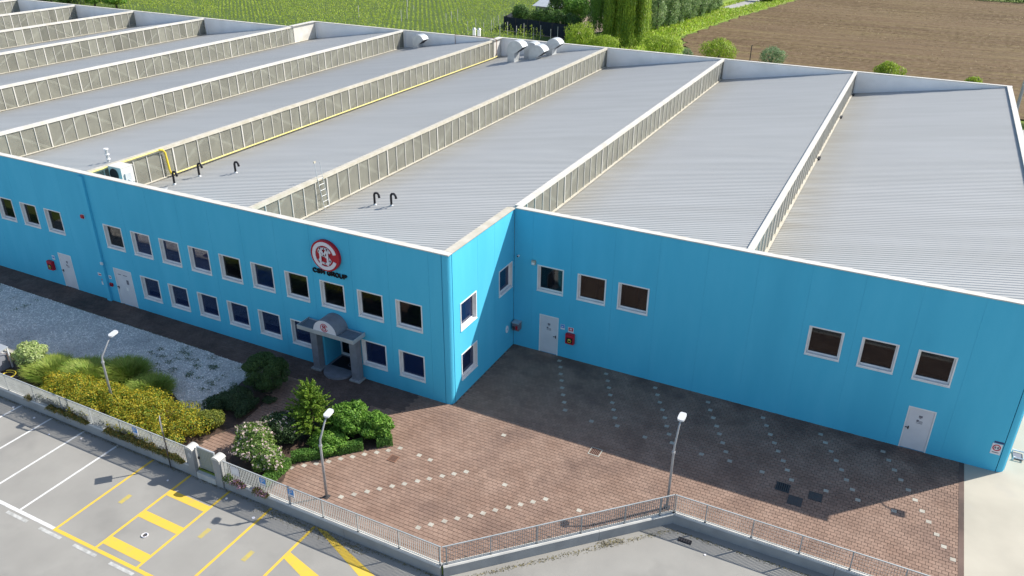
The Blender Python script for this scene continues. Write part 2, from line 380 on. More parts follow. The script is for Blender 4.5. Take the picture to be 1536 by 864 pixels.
# ---- plaza paving
PLAZA = [(-33.5, -1.5), (-10.3, -1.62), (-9.3, -2.6), (-7.75, -3.3), (-7.55, -5.6), (-8.0, -6.6), (-8.0, -8.4), (4.55, -8.4), (10.95, -2.02), (20.9, -2.02), (20.9, P0), (0, P0), (0, 0), (-33.5, 0)]
BED = [(-0.80, -3.60), (-3.75, -6.75), (-3.35, -7.5), (-3.5, -8.4), (-5.9, -8.4), (-6.3, -7.3), (-6.0, -5.5), (-4.9, -3.6), (-3.6, -2.75), (-1.5, -2.95)]
GRAVEL = [(-36, -1.5), (-10.3, -1.62), (-9.3, -2.6), (-7.75, -3.3), (-7.55, -5.6), (-8.0, -6.6), (-8.0, -8.4), (-36, -8.4)]
PLANT = [(-20.6, -5.6), (-18.2, -5.3), (-15.6, -4.5), (-12.6, -4.9), (-10.3, -5.9), (-9.4, -5.6), (-9.6, -4.2), (-9.9, -2.9), (-9.3, -1.9), (-8.3, -2.4), (-7.75, -3.3), (-7.55, -5.6), (-8.0, -6.6), (-8.0, -8.4), (-22.5, -8.4), (-22.5, -6.6)]
def inside(poly, X, Y):
    r = np.zeros(X.shape, bool); n = len(poly); j = n - 1
    for i in range(n):
        xi, yi = poly[i]; xj, yj = poly[j]
        c = ((yi > Y) != (yj > Y)) & (X < (xj - xi) * (Y - yi) / (yj - yi + 1e-12) + xi)
        r ^= c; j = i
    return r
plaza = sheet('paved_forecourt', PLAZA, -0.012, M['joint'])
sheet('gravel_ground', GRAVEL, -0.03, M['gravelbed'])
sheet('planting_bed_soil', PLANT, 0.0, M['soil'])
sheet('planting_bed_mulch', BED, 0.006, M['soil'])
marks = []
for k in range(11): marks.append((-0.71 + 0.355 * k, -7.24 + 0.353 * k))
for k in range(11): marks.append((2.84 + 0.355 * k, -7.28 + 0.355 * k))
for k in range(10): marks.append((-3.57 + 0.355 * k, -6.79 + 0.345 * k))
marks += [(4.61, -3.71), (7.79, -3.73), (1.17, -3.77), (0.62, -3.72), (3.1, -0.9)]
for e in range(7):
    for k in range(8): marks.append((4.72 + 2.505 * e - 0.272 * k, 2.05 - 0.05 * e + 0.535 * k))
    if e < 6: marks.append((6.1 + 2.49 * e, 1.8))
for k in range(1, 4): marks.append((19.75 + 0.27 * k, 1.7 - 0.55 * k))
marks = [m for m in marks if m[1] < P0 - 0.2]
BW, BH = 0.212, 0.172
def make_pavers():
    ys = np.arange(-8.4, P0, BH); xs = np.arange(-33.4, 21.0, BW)
    X, Y = np.meshgrid(xs, ys); X = X + (np.arange(len(ys))[:, None] % 2) * BW / 2; X = X.ravel() + BW / 2; Y = Y.ravel() + BH / 2
    k = inside(PLAZA, X, Y) & ~inside(BED, X, Y)
    # inside the building footprint
    k &= ~((X < 0.0) & (Y > 0.0)) & (X < 20.84)
    # entrance step and grates
    k &= ~(((X + 6.3) ** 2 + (Y + 0.0) ** 2 < 0.80 ** 2))
    X = X[k]; Y = Y[k]
    mk = np.array(marks); snap = []
    keep = np.ones(len(X), bool)
    for mx, my in mk:
        snap.append((mx + random.uniform(-.02, .02), my + random.uniform(-.02, .02)))
    X = X[keep]; Y = Y[keep]; n = len(X)
    z = rng.normal(0, 0.0018, n); tx = rng.normal(0, 0.0012, (n, 4))
    hw, hh = BW / 2 - 0.005, BH / 2 - 0.005; b = 0.004
    dark = (Y > -1.66 - 0.1 * np.sin(X)) & (X < -1.8) | (X < -3.2) & (Y > -4.4) & (Y > -8 - X)  # mask kept inside the building's shadow, shade painted as darker pavers
    V = np.zeros((n, 8, 3)); cs = [(-1, -1), (1, -1), (1, 1), (-1, 1)]
    for j, (sx, sy) in enumerate(cs):
        V[:, j] = np.stack([X + sx * (hw - b), Y + sy * (hh - b), z + tx[:, j]], 1)
        V[:, j + 4] = np.stack([X + sx * hw, Y + sy * hh, z - 0.03], 1)
    q = np.array([[0, 1, 2, 3], [0, 4, 5, 1], [1, 5, 6, 2], [2, 6, 7, 3], [3, 7, 4, 0]])
    F = (np.arange(n)[:, None, None] * 8 + q[None]).reshape(-1, 4)
    F = F.reshape(n, 5, 4)
    for nm, k, m in (('paver_field', ~dark, M['paver']), ('shade_paver_strip', dark, M['paver_shade_edge'])):
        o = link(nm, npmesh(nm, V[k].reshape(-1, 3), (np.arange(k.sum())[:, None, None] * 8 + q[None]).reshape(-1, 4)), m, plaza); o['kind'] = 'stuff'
    mb = MB(); mb.box(20.74, 20.925, -2.0, P0 - .02, -.05, .009); mb.build('edge_strip', M['paver_shade_edge'], plaza)
    # pale marker pavers, each its own object sharing one mesh
    mb = MB(); a, c = 0.092, 0.086
    mb.add([(-a, -c, 0.004), (a, -c, 0.004), (a, c, 0.004), (-a, c, 0.004), (-a - .008, -c - .008, -0.03), (a + .008, -c - .008, -0.03), (a + .008, c + .008, -0.03), (-a - .008, c + .008, -0.03)],
           [(0, 1, 2, 3), (0, 4, 5, 1), (1, 5, 6, 2), (2, 6, 7, 3), (3, 7, 4, 0)])
    me = mb.mesh('marker_paver'); me.materials.append(M['marker'])
    for x, y in snap:
        o = bpy.data.objects.new('marker_paver', me); COL.objects.link(o); o.parent = plaza; o.location = (x, y, 0.004)
GR = [(-0.23, -4.39, 0.2), (7.05, -0.13, 0.25), (14.49, 1.22, 0.27), (15.05, 0.62, 0.27), (15.73, 1.24, 0.25)]
make_pavers()
def grate(x, y, w, label, rim, bars=True):
    t = thing('drain_grate' if bars else 'manhole_cover', label, 'drain cover', (x, y, 0.012))
    f = MB(); e = 0.035
    for a in ((-w, w, -w, -w + e), (-w, w, w - e, w), (-w, -w + e, -w + e, w - e), (w - e, w, -w + e, w - e)): f.box(*a, -0.03, 0.004)
    f.build('rim', rim, t)
    if bars:
        b = MB(); k = 6
        for i in range(k):
            x0 = -w + e + (2 * w - 2 * e) * (i + 0.3) / k; b.box(x0, x0 + (2 * w - 2 * e) / k * 0.42, -w + e, w - e, -0.0049, 0.002)
        b.build('bars', M['rust'] if rim is not M['dark'] else M['dark'], t)
        p = MB(); p.box(-w + e, w - e, -w + e, w - e, -0.028, -0.005); p.build('sump', M['black'], t)
    else:
        b = MB(); b.box(-w + e, w - e, -w + e, w - e, -0.03, 0.0); b.build('plate', M['dark'], t)
grate(*GR[0], 'rusty square drain grate in sunlit pavers by the hedge corner', M['rust'])
grate(*GR[1], 'drain grate with pale mortar rim at the shadow edge', M['marker'])
grate(*GR[2], 'slotted drain grate in the shaded pavers near the dark plates', M['dark'])
grate(*GR[3], 'dark solid manhole plate nearer the fence', M['dark'], False)
grate(*GR[4], 'dark solid manhole plate nearer the wall', M['dark'], False)

# ---- gravel stones
def make_gravel():
    n = 34000
    X = rng.uniform(-34, -7.6, n); Y = rng.uniform(-8.4, -1.5, n)
    k = inside(GRAVEL, X, Y) & ~inside(PLANT, X, Y); X = X[k]; Y = Y[k]; n = len(X)
    s = rng.uniform(0.022, 0.05, n); a = rng.uniform(0, 6.28, n)
    ox = np.array([[1, 0, 0], [-1, 0, 0], [0, 1, 0], [0, -1, 0], [0, 0, 1.0]])
    V = np.zeros((n, 5, 3)); ca, sa = np.cos(a), np.sin(a)
    for j, (x, y, z) in enumerate(ox):
        V[:, j, 0] = X + s * (x * ca - y * sa) * rng.uniform(0.7, 1.2, n); V[:, j, 1] = Y + s * (x * sa + y * ca) * rng.uniform(0.7, 1.2, n)
        V[:, j, 2] = -0.03 + (s * 0.9 * rng.uniform(0.6, 1.2, n) if z else 0)
    q = np.array([[0, 2, 4], [2, 1, 4], [1, 3, 4], [3, 0, 4]])
    F = (np.arange(n)[:, None, None] * 5 + q[None]).reshape(-1, 3)
    o = link('white_gravel', npmesh('white_gravel', V.reshape(-1, 3), F), M['gravel'])
    tag(o, 'pale grey gravel spread between the paved strip and the shrubs', 'gravel', kind='stuff')
    # weeds in the gravel
    c = []
    for i in range(60):
        x, y = rng.uniform(-16, -9.6), rng.uniform(-4.3, -1.9)
        if rng.random() < 0.3: x, y = rng.uniform(-33, -26), rng.uniform(-3.5, -1.8)
        m = rng.integers(8, 60); c.append(np.stack([rng.normal(x, 0.14, m), rng.normal(y, 0.10, m), rng.uniform(0.0, 0.05, m)], 1))
    c = np.concatenate(c); c = c[inside(GRAVEL, c[:, 0], c[:, 1]) & ~inside(PLANT, c[:, 0], c[:, 1])]
    o = link('gravel_weeds', leafmesh('gravel_weeds', c, np.tile([0, 0, 1.0], (len(c), 1)), 0.035, 0.5), leafmat('weed', (0.05, 0.09, 0.03), (0.08, 0.11, 0.04)))
    tag(o, 'small weeds sprouting through the pale gravel', 'weeds', kind='stuff')
make_gravel()

# ---- road paint
def paint(name, quads, m, z=ZR + 0.004):
    mb = MB()
    for q in quads: mb.add([(x, y, z) for x, y in q], [tuple(range(len(q)))])
    o = mb.build(name, m, road); return o
def seg(x0, y0, x1, y1, w):
    d = Vector((x1 - x0, y1 - y0)).normalized(); n = Vector((-d.y, d.x)) * w / 2
    return [(x0 - n.x, y0 - n.y), (x1 - n.x, y1 - n.y), (x1 + n.x, y1 + n.y), (x0 + n.x, y0 + n.y)]
YL = -8.62; YF = -13.13
for k, x in enumerate([-26.6, -24.45, -22.3, -20.15, -18.02, -15.88, -13.74, -11.6]):
    paint('white_bay_line', [seg(x, YL, x, YF, 0.10)], M['white_paint'])
paint('white_edge_line', [seg(-60, YF - 0.06, -9.54, YF - 0.06, 0.14)], M['white_paint'])
for x, z0 in ((-9.47, YL), (-7.32, YL), (-5.2, YL), (-3.06, YL), (-0.93, YL)):
    paint('yellow_bay_line', [seg(x, z0, x, YF, 0.11)], M['yellow_paint'])
paint('yellow_edge_line', [seg(-9.53, YF - 0.07, -0.5, YF - 0.07, 0.14)], M['yellow_paint'])
for y0, y1 in ((-9.62, -9.95), (-10.93, -11.30), (-12.47, -12.88)):
    paint('yellow_hatch_bar', [[(-7.265, y0), (-7.265, y1), (-5.255, y1 - 0.02), (-5.255, y0 - 0.02)]], M['yellow_paint'])
paint('yellow_hatch_bar', [[(-0.87, -8.64), (-0.35, -8.64), (3.05, -9.78), (4.6, -10.4), (4.2, -10.9), (2.3, -9.98)]], M['yellow_paint'])
paint('yellow_hatch_bar', [[(-0.87, -10.08), (-0.87, -10.42), (0.38, -10.85), (2.6, -12.0), (3.0, -11.7), (0.8, -10.5)]], M['yellow_paint'])
paint('yellow_bay_line', [seg(-0.9, YL, -0.9, YL - 0.01, 0.1)], M['yellow_paint'])
for x, y in ((-8.52, -10.85), (-4.35, -10.80), (-2.11, -10.92)):
    paint('worn_yellow_mark', [seg(x, y - 0.26, x, y + 0.26, 0.2)], M['worn_yellow'])
x = -13.5 - 1.93 * 12
while x < 8:
    paint('white_dash', [seg(x, -13.42, x + 1.2, -13.42, 0.13)], M['worn_paint']); x += 1.9
# litter and cover on the road
def disc(name, label, cat, x, y, r, z, m, h=0.012):
    mb = MB(); n = 14
    ring = [(x + r * math.cos(2 * math.pi * i / n), y + r * math.sin(2 * math.pi * i / n)) for i in range(n)]
    mb.prism([(a, b, z + h) for a, b in ring][::-1], (0, 0, -h)); o = mb.build(name, m); return tag(o, label, cat)
t = thing('dropped_cap', 'small white ring lid lying on the asphalt between yellow bars', 'lid', (-6.22, -11.9, ZR + 0.004))
mb = MB(); mb.tube([(0.11 * math.cos(a), 0.11 * math.sin(a), 0.02) for a in np.linspace(0, 6.1, 14)], 0.02, 6); mb.build('rim', M['logo_white'], t)
mb = MB(); mb.box(-0.06, 0.06, -0.05, 0.05, 0, 0.01); mb.build('insert', M['dark'], t)
for i, (x, y, r) in enumerate([(-18.2, -8.9, .05), (-16.6, -9.0, .05), (-14.9, -9.5, .04), (-13.4, -9.05, .045), (-5.0, -9.02, .05), (-7.9, -9.3, .04), (-3.3, -9.35, .06), (8.0, -7.4, .09), (12.6, -3.3, .04), (16.8, -3.2, .05)]):
    tag(disc('litter_scrap', 'l', 'litter', x, y, r, ZR + 0.004, M['logo_white'], 0.02), ['small white litter scrap, far left white bay by the wall', 'white litter scrap in the shade of the second white bay', 'white litter scrap in front of the long ledge plants', 'white litter scrap beside the third white line', 'white litter scrap in the wall shade right of the gate', 'white litter scrap left of the gate pillars on the asphalt', 'larger white scrap under the lamp shadow by the wall', 'pale disc lying on the asphalt below the diagonal wall', 'small white scrap in the shade of the right boundary wall', 'white scrap at the foot of the right wall near the frame edge'][i], 'litter', 'white litter scraps on the road')
t = thing('crumpled_paper', 'crumpled sheet of paper in the wall shade below the right fence', 'paper', (14.7, -4.0, ZR + 0.004))
mb = MB(); g = 5
V = [(0.45 * i / g - .2, 0.3 * j / g - .15, random.uniform(0, .06)) for j in range(g) for i in range(g)]
mb.add(V, [(j * g + i, j * g + i + 1, j * g + g + i + 1, j * g + g + i) for j in range(g - 1) for i in range(g - 1)]); mb.build('sheet', M['logo_white'], t)
t = thing('gutter_inlet', 'black gutter inlet in the inner corner of the boundary wall', 'drain', (11.75, -2.95, ZR))
mb = MB(); mb.box(-.25, .25, -.1, .1, 0.0, 0.03); mb.build('cover', M['black'], t)
mb = MB(); [mb.box(-.23 + .09 * i, -.19 + .09 * i, -.09, .09, .031, .045) for i in range(5)]; mb.build('bars', M['dark'], t)
# leaf litter and dirt along wall bases
c = []
def dirt(x0, y0, x1, y1, n, w):
    t = rng.random(n); c.append(np.stack([x0 + (x1 - x0) * t + rng.normal(0, w, n), y0 + (y1 - y0) * t - np.abs(rng.normal(0, w, n)), np.full(n, ZR + 0.012)], 1))
dirt(-30, -8.62, 4.6, -8.62, 2600, 0.06); dirt(4.9, -8.65, 11.2, -2.55, 900, 0.07); dirt(11.3, -2.55, 20, -2.55, 700, 0.08); dirt(9.0, -4.5, 9.6, -3.9, 250, 0.12); dirt(-3.5, -8.7, 1.5, -8.75, 900, 0.16)
c = np.concatenate(c)
o = link('wall_foot_debris', leafmesh('wall_foot_debris', c, np.tile([0, 0, 1.0], (len(c), 1)), 0.022, 0.6, jit=0.25), leafmat('debris', (0.05, 0.045, 0.03), (0.10, 0.09, 0.04), (0.2, 0.16, 0.05), trans=0, frac=0.2))
tag(o, 'dry leaves and dirt gathered along the foot of the boundary wall', 'debris', kind='stuff')
# ================================================================== BUILDING
B = thing('factory_building', 'large factory with cyan blue walls and a grey sawtooth roof of skylight ridges', 'factory', (0, 0, 0))
FA = lambda s, d, z: (s, -d, z)              # left facade, s = x, d outward (-y)
FB = lambda s, d, z: (s, P0 - d, z)          # right facade
FC = lambda s, d, z: (d, s, z)               # side wall, s = y, outward +x
TH = 0.22
def wall_panel(F, s0, s1, holes=(), z0=-0.05, z1=H, g=0.004):
    s0 += g; s1 -= g
    ss = sorted({s0, s1, *[h[0] for h in holes], *[h[1] for h in holes]})
    zz = sorted({z0, z1, *[h[2] for h in holes], *[h[3] for h in holes]})
    def hole(a, b, c, d): return any(h[0] - 1e-6 <= a and b <= h[1] + 1e-6 and h[2] - 1e-6 <= c and d <= h[3] + 1e-6 for h in holes)
    mb = MB(F)
    mb.box(s1 + .0005, s1 + 2 * g - .0005, -TH + .01, -.007, z0, z1)   # joint sealant
    for i in range(len(ss) - 1):
        for j in range(len(zz) - 1):
            a, b, c, d = ss[i], ss[i + 1], zz[j], zz[j + 1]
            if hole(a, b, c, d): continue
            mb.add([(a, 0, c), (b, 0, c), (b, 0, d), (a, 0, d)], [(0, 1, 2, 3)])
            mb.add([(a, -TH, c), (b, -TH, c), (b, -TH, d), (a, -TH, d)], [(3, 2, 1, 0)])
    mb.add([(s0, 0, z0), (s0, -TH, z0), (s0, -TH, z1), (s0, 0, z1)], [(0, 1, 2, 3)])
    mb.add([(s1, 0, z0), (s1, -TH, z0), (s1, -TH, z1), (s1, 0, z1)], [(3, 2, 1, 0)])
    mb.add([(s0, 0, z1), (s0, -TH, z1), (s1, -TH, z1), (s1, 0, z1)], [(0, 1, 2, 3)])
    for h in holes:
        a, b, c, d = h[:4]
        mb.add([(a, 0, c), (b, 0, c), (b, 0, d), (a, 0, d), (a, -TH, c), (b, -TH, c), (b, -TH, d), (a, -TH, d)],
               [(0, 4, 5, 1), (1, 5, 6, 2), (2, 6, 7, 3), (3, 7, 4, 0)])
    return mb.build('wall_panel', M['blue'], B, fixn=False)
_wcache = {}
def window(F, s0, s1, z0, z1, glass, key):
    """white surround with deep reveal, casement frame and a pane"""
    w, h = s1 - s0, z1 - z0
    mb = MB(F); t = 0.055; o = 0.022
    def ring(a0, a1, b0, b1, tt, d0, d1):
        mb.box(a0, a1, d0, d1, b0, b0 + tt); mb.box(a0, a1, d0, d1, b1 - tt, b1)
        mb.box(a0, a0 + tt, d0, d1, b0 + tt, b1 - tt); mb.box(a1 - tt, a1, d0, d1, b0 + tt, b1 - tt)
    ring(s0 - t * .4, s1 + t * .4, z0 - t * .4, z1 + t * .4, t, -0.19, o)
    k = t * .6
    ring(s0 + k + .002, s1 - k - .002, z0 + k + .002, z1 - k - .002, 0.06, -0.185, -0.125)
    fo = mb.build('window', M['wframe'], B)
    mb = MB(F); mb.box(s0 + k + .05, s1 - k - .05, -0.165, -0.155, z0 + k + .05, z1 - k - .05)
    mb.build('pane', glass, fo)
    mb = MB(F); mb.box(s0 - .03, s1 + .03, -0.12, 0.045, z0 - 0.055, z0 - 0.024); mb.build('sill', M['wframe'], fo)
    # room behind
    mb = MB(F); D = -TH - 1.6
    a, b, c, d = s0 - .35, s1 + .35, z0 - .6, z1 + .35
    mb.add([(a, -TH - .01, c), (b, -TH - .01, c), (b, -TH - .01, d), (a, -TH - .01, d), (a, D, c), (b, D, c), (b, D, d), (a, D, d)], [(4, 5, 6, 7), (0, 1, 5, 4), (3, 7, 6, 2), (0, 4, 7, 3), (1, 2, 6, 5)])
    mb.build('room', M['room'], fo)
    if key == 'box':
        mb = MB(F); mb.box(s0 + .25, s0 + .78, -TH - .40, -TH - .06, z0 + .05, z0 + .98); mb.box(s0 + .95, s1 - .12, -TH - .42, -TH - .12, z0 - .1, z0 + .55)
        mb.build('carton', M['cardboard'], fo)
    return fo
def gframe(F, mb, parts): pass
WA_up = [(-21.6, 1.35), (-19.5, 1.35), (-17.42, 1.35), (-15.35, 1.35), (-13.27, 1.35), (-11.2, 1.35), (-9.08, 1.35), (-6.98, 1.35), (-4.85, 1.35), (-2.76, 1.35)]
winA = [(s, s + w_, 3.48, 4.80) for s, w_ in WA_up] + [(s, s + 1.35, 0.87, 2.19) for s in (-19.5, -17.42, -15.32, -13.25, -11.18, -9.1, -4.84, -2.75)]
winA += [(s, s + 1.35, 3.50, 4.83) for s in (-30.6, -28.5, -26.4)] + [(s, s + 1.35, 3.50, 4.83) for s in (-32.7, -34.8)]
doorsA = [(-26.24, -25.14, 0.0, 2.16), (-21.63, -20.24, 0.0, 2.22)]
REC = (-7.12, -5.42, 0.0, 2.45)
holesA = winA + doorsA + [REC]
# panel joints of the left facade, midway between the windows
jA = [-36.0]
edges = [-33.1, -31.0, -28.9, -26.75, -24.5, -22.44, -20.0 + .12, -17.85, -15.72, -13.63, -11.57, -9.45, -7.37, -5.22 + .12, -3.1, -0.98]
jA += edges
# entrance recess is 1.7 wide and crosses no joint
jA = sorted(j for j in jA if not any(h[0] < j < h[1] for h in holesA))
jA.append(-0.34)
for a, b in zip(jA[:-1], jA[1:]): wall_panel(FA, a, b, [h for h in holesA if a <= h[0] and h[1] <= b])
# rounded corner column
def corner(x, y, r, cx, cy, name='corner_column'):
    mb = MB(); n = 8; pts = []
    for i in range(n + 1):
        a = -math.pi / 2 + (math.pi / 2) * i / n
        pts.append((cx + r * math.cos(a), cy + r * math.sin(a)))
    pts += [(cx, cy)]
    mb.prism([(px, py, -0.05) for px, py in pts], (0, 0, H + 0.05 - 0.0)); return mb.build(name, M['blue'], B)
corner(0, 0, 0.30, -0.34 + .03, 0.34 - .03)
winC = [(0.94, 2.36, 3.47, 4.80), (4.62, 5.98, 3.47, 4.80), (0.94, 2.36, 0.87, 2.19)]
jC = [0.34, 2.55, 4.17, P0]
for a, b in zip(jC[:-1], jC[1:]): wall_panel(FC, a, b, [h for h in winC if a <= h[0] and h[1] <= b])
winB = [(1.30, 2.65, 3.47, 4.80), (3.41, 4.82, 3.47, 4.80), (5.46, 6.92, 3.47, 4.80), (14.0, 15.37, 3.40, 4.73), (16.1, 17.47, 3.40, 4.73), (18.22, 19.6, 3.40, 4.73)]
doorsB = [(1.46, 2.50, 0.0, 2.15), (18.4, 19.45, 0.0, 2.08)]
jB = [0.012, 1.0, 3.05, 5.15, 7.25, 9.4, 11.55, 13.7, 15.75, 17.85, 20.0, 22.05]
for a, b in zip(jB[:-1], jB[1:]): wall_panel(FB, a, b, [h for h in winB + doorsB if a <= h[0] and h[1] <= b])
corner(22.4, P0, 0.30, 22.08, P0 + 0.31)
for i, h in enumerate(winA): window(FA, *h, M['glass_blue'] if h[2] < 2 or i in (1, 2, 3, 5) else M['glass_dark'], '')
for h in winC: window(FC, *h, M['glass_blue'], '')
for i, h in enumerate(winB): window(FB, *h, M['glass_dark'], 'box' if i in (1, 2) else '')
# remaining outer walls (side and rear), not seen from here but closing the block
XL, Y1, Y2, Y3 = -100.6, 47.6, 46.6, 42.5
mb = MB(); mb.box(22.40 - TH, 22.40, P0 + .31, Y1, -0.05, H); mb.build('side_wall', M['blue'], B)
mb = MB(); mb.box(XL, -36.006, 0, TH, -0.05, H); mb.build('wall_panel', M['blue'], B)
mb = MB(); mb.box(-22.3, 22.4, Y1, Y1 + TH, -0.05, H - .01)
mb.box(-44.9, -22.3, Y2, Y2 + TH, -0.05, H - .012); mb.box(XL, -44.9, Y3, Y3 + TH, -0.05, H - .014)
mb.box(-22.5, -22.3, Y2 + TH, Y1 + TH, -0.05, H - .02); mb.box(-45.1, -44.9, Y3 + TH, Y2 + TH, -0.05, H - .02)
mb.build('rear_parapet', M['whiteparapet'], B)
mb = MB(); mb.box(XL - .2, XL, 0, Y3, -0.05, H); mb.build('side_wall', M['blue'], B)
mb = MB(); mb.box(XL, -.3, TH + .02, Y3, -0.04, -0.02); mb.box(-.29, 22.2, P0 + .3, Y1, -0.04, -0.02); mb.build('hall_floor', M['concrete'], B)
# joint recess / downpipe pilaster at x = -22.4
mb = MB(FA); mb.box(-22.60, -22.28, 0.003, 0.13, -0.05, 7.38); mb.build('pilaster', M['blue'], B)
# parapet caps
def cap(mb, x0, x1, y0, y1, z=H, h=0.045): mb.box(x0, x1, y0, y1, z, z + h)
k = -100.6; i = 0
while k < 0.0:
    k2 = min(k + 5.55, 0.07); mb = MB(); cap(mb, k + .01, k2 - .006, -0.05, TH + 0.06, z=H + 0.001 * (i % 2)); mb.build('parapet_cap', M['cap'], B); k = k2 + (0 if k2 < .07 else 1); i += 1
mb = MB(); mb.box(-0.24, 0.06, TH + 0.065, P0 - .06, H, H + 0.05); mb.box(-0.36, -0.245, TH + 0.065, P0 - .06, H - 0.10, H + 0.03); mb.build('parapet_cap', M['cream'], B)
k = 0.075
while k < 22.4:
    k2 = min(k + 5.6, 22.47); mb = MB(); cap(mb, k, k2 - .008, P0 - .05, P0 + TH + .05, z=H + .002); mb.build('parapet_cap', M['cap'], B); k = k2 if k2 < 22.47 else 99
mb = MB(); cap(mb, 22.13, 22.47, P0 + TH + .055, Y1 - .05); mb.build('parapet_cap', M['cap'], B)
for x0, x1, y in ((-22.35, 22.5, Y1), (-44.95, -22.36, Y2), (XL, -44.96, Y3)):
    mb = MB(); cap(mb, x0, x1, y - .05, y + TH + .05, z=H); mb.build('parapet_cap', M['cap'], B)

# ---- sawtooth bays
RX = [22.4, 11.05, 0.0, -11.02, -22.3, -33.3, -44.9, -57.2, -68.4, -78.6, -89.6, -100.4]
ZV = 5.72
def yb(x):   # rear end of the bay whose low side is at x
    return Y1 if x > -22.5 else (Y2 if x > -45.5 else Y3)
def roof_z(x):
    for i in range(len(RX) - 1):
        if RX[i + 1] <= x <= RX[i]: return ZV + (H - 0.06 - ZV) * (x - RX[i + 1]) / (RX[i] - RX[i + 1])
    return ZV
for i in range(len(RX) - 1):
    xr, xl = RX[i], RX[i + 1]
    y0 = P0 + TH if i < 2 else TH; y1 = yb(xl + 1)
    # corrugated sheet: trapezoid ribs running down the slope (x)
    per = 0.25; n = int((y1 - y0) / per); ys = []; zs = []
    for k in range(n + 1):
        y = y0 + k * (y1 - y0) / n
        for dy, dz in ((0, 0), (0.11, 0), (0.145, 0.022), (0.215, 0.022)):
            if y + dy <= y1: ys.append(y + dy); zs.append(dz)
    ys = np.array(ys); zs = np.array(zs)
    xa, xb = xl + 0.12, xr - 0.02
    V = []; cols = np.linspace(xa, xb, 3)
    for x in cols:
        V.append(np.stack([np.full(len(ys), x), ys, zs + ZV + (H - 0.07 - ZV) * (x - xl) / (xr - xl)], 1))
    V = np.concatenate(V); m = len(ys); q = np.arange(m - 1)
    F = np.concatenate([np.stack([q + m * c, q + m * (c + 1), q + 1 + m * (c + 1), q + 1 + m * c], 1) for c in range(2)])
    link('roof_sheet', npmesh('roof_sheet', V, F), roofmat(xl, xr, i), B)
    mb = MB(); mb.add([(xa + .03, y0, ZV - .06), (xb - .05, y0, H - .16), (xb - .05, y1, H - .16), (xa + .03, y1, ZV - .06)], [(0, 1, 2, 3)]); mb.build('added_dark_sheet', M['room'], B)  # dark sheet added below the roof so the hall looks dark through the panes
    if i == 0:
        mb = MB(); mb.box(22.30, 22.45, P0 + .3, Y1, H - .02, H + 0.035)
def glazing(i, x, y0, y1, near):
    """one north-light ridge: cap, fascia, foot rail, mullions, panes and the truss behind"""
    x0 = x + 0.02
    ye = y1
    solid = None
    if i == 4: ye = 46.0; solid = (46.0, Y1)
    if i == 6: ye = 43.0; solid = (43.0, Y2)
    mb = MB()
    mb.box(x0 - .02, x0 + .10, y0, y1, ZV - .30, ZV + 0.10)
    mb.box(x0 - .0, x0 + .17, y0, y1, ZV + 0.101, ZV + 0.125)
    g = mb.build('ridge_glazing', M['cream'], B)
    # cap in lengths
    k = y0
    while k < y1 - .1:
        k2 = min(k + 6.2, y1)
        mb = MB(); mb.box(x - .12, x + .13, k + .004, k2 - .004, H - .02 + 0.002 * (int(k) % 2), H + .05)
        mb.box(x + .02, x + .125, k + .004, k2 - .004, H - .13, H - .021)
        mb.build('ridge_cap', M['cap'] if i not in (3, 4) else M['cream'], g); k = k2
    zb, zt = ZV + .125, H - .13
    n = int(round((ye - y0) / 0.93)); dy = (ye - y0) / n
    pm = MB(); pm.add([(0, .02, zb), (0, dy - .02, zb), (0, dy - .02, zt), (0, .02, zt)], [(0, 1, 2, 3)]); pme = pm.mesh('pane'); pme.materials.append(M['sky_glass'])
    mm = MB(); mm.box(-.02, 0.045, -.02, 0.02, zb, zt); mme = mm.mesh('mullion'); mme.materials.append(M['cap'])
    mt = MB(); mt.box(-.02, 0.055, -.04, 0.04, zb, zt); mte = mt.mesh('mullion'); mte.materials.append(M['cap'])
    if near:
        for k in range(n + 1):
            o = bpy.data.objects.new('mullion', mte if k % 6 == 0 else mme); COL.objects.link(o); o.parent = g; o.location = (x0 + .03, y0 + dy * k, 0)
            if k < n:
                o = bpy.data.objects.new('pane', pme); COL.objects.link(o); o.parent = g; o.location = (x0 + .03, y0 + dy * k, 0)
    else:
        a = MB(lambda px, py, pz: (px + x0 + .03, py, pz)); b = MB(lambda px, py, pz: (px + x0 + .03, py, pz))
        for k in range(n + 1):
            e = .04 if k % 6 == 0 else .02
            a.box(-.02, .045, y0 + dy * k - e, y0 + dy * k + e, zb, zt)
            if k < n: b.add([(0, y0 + dy * k + .02, zb), (0, y0 + dy * (k + 1) - .02, zb), (0, y0 + dy * (k + 1) - .02, zt), (0, y0 + dy * k + .02, zt)], [(0, 1, 2, 3)])
        o = a.build('mullions', M['cap'], g); o['kind'] = 'stuff'; o = b.build('panes', M['sky_glass'], g, fixn=False); o['kind'] = 'stuff'
    # truss behind the glass
    tb = MB(); xt = x0 - .13
    tb.box(xt - .06, xt + .06, y0, ye, zt - .02, zt + .1); tb.box(xt - .06, xt + .06, y0, ye, zb - .25, zb - .05)
    L = dy * 3; k = 0
    while y0 + L * (k + 1) <= ye + .01:
        a, b = y0 + L * k, y0 + L * (k + 1)
        if k % 2: a, b = b, a
        tb.tube([(xt, a, zb - .1), (xt, b, zt)], 0.085, 4)
        if k % 2 == 0: tb.box(xt - .07, xt + .07, y0 + L * k - .09, y0 + L * k + .09, zb - 1.5, zt)
        k += 1
    tb.build('truss', M['steel'], g)
    if solid:
        mb = MB(); mb.box(x0 - .05, x0 + .07, solid[0], solid[1], ZV - .3, H - .03); mb.build('end_panel', M['cap'], g)
        mb = MB(); mb.box(x - .25, x + .30, solid[0] - .3, solid[1], H + .052, H + .10); mb.build('end_cap', M['cap'], g)
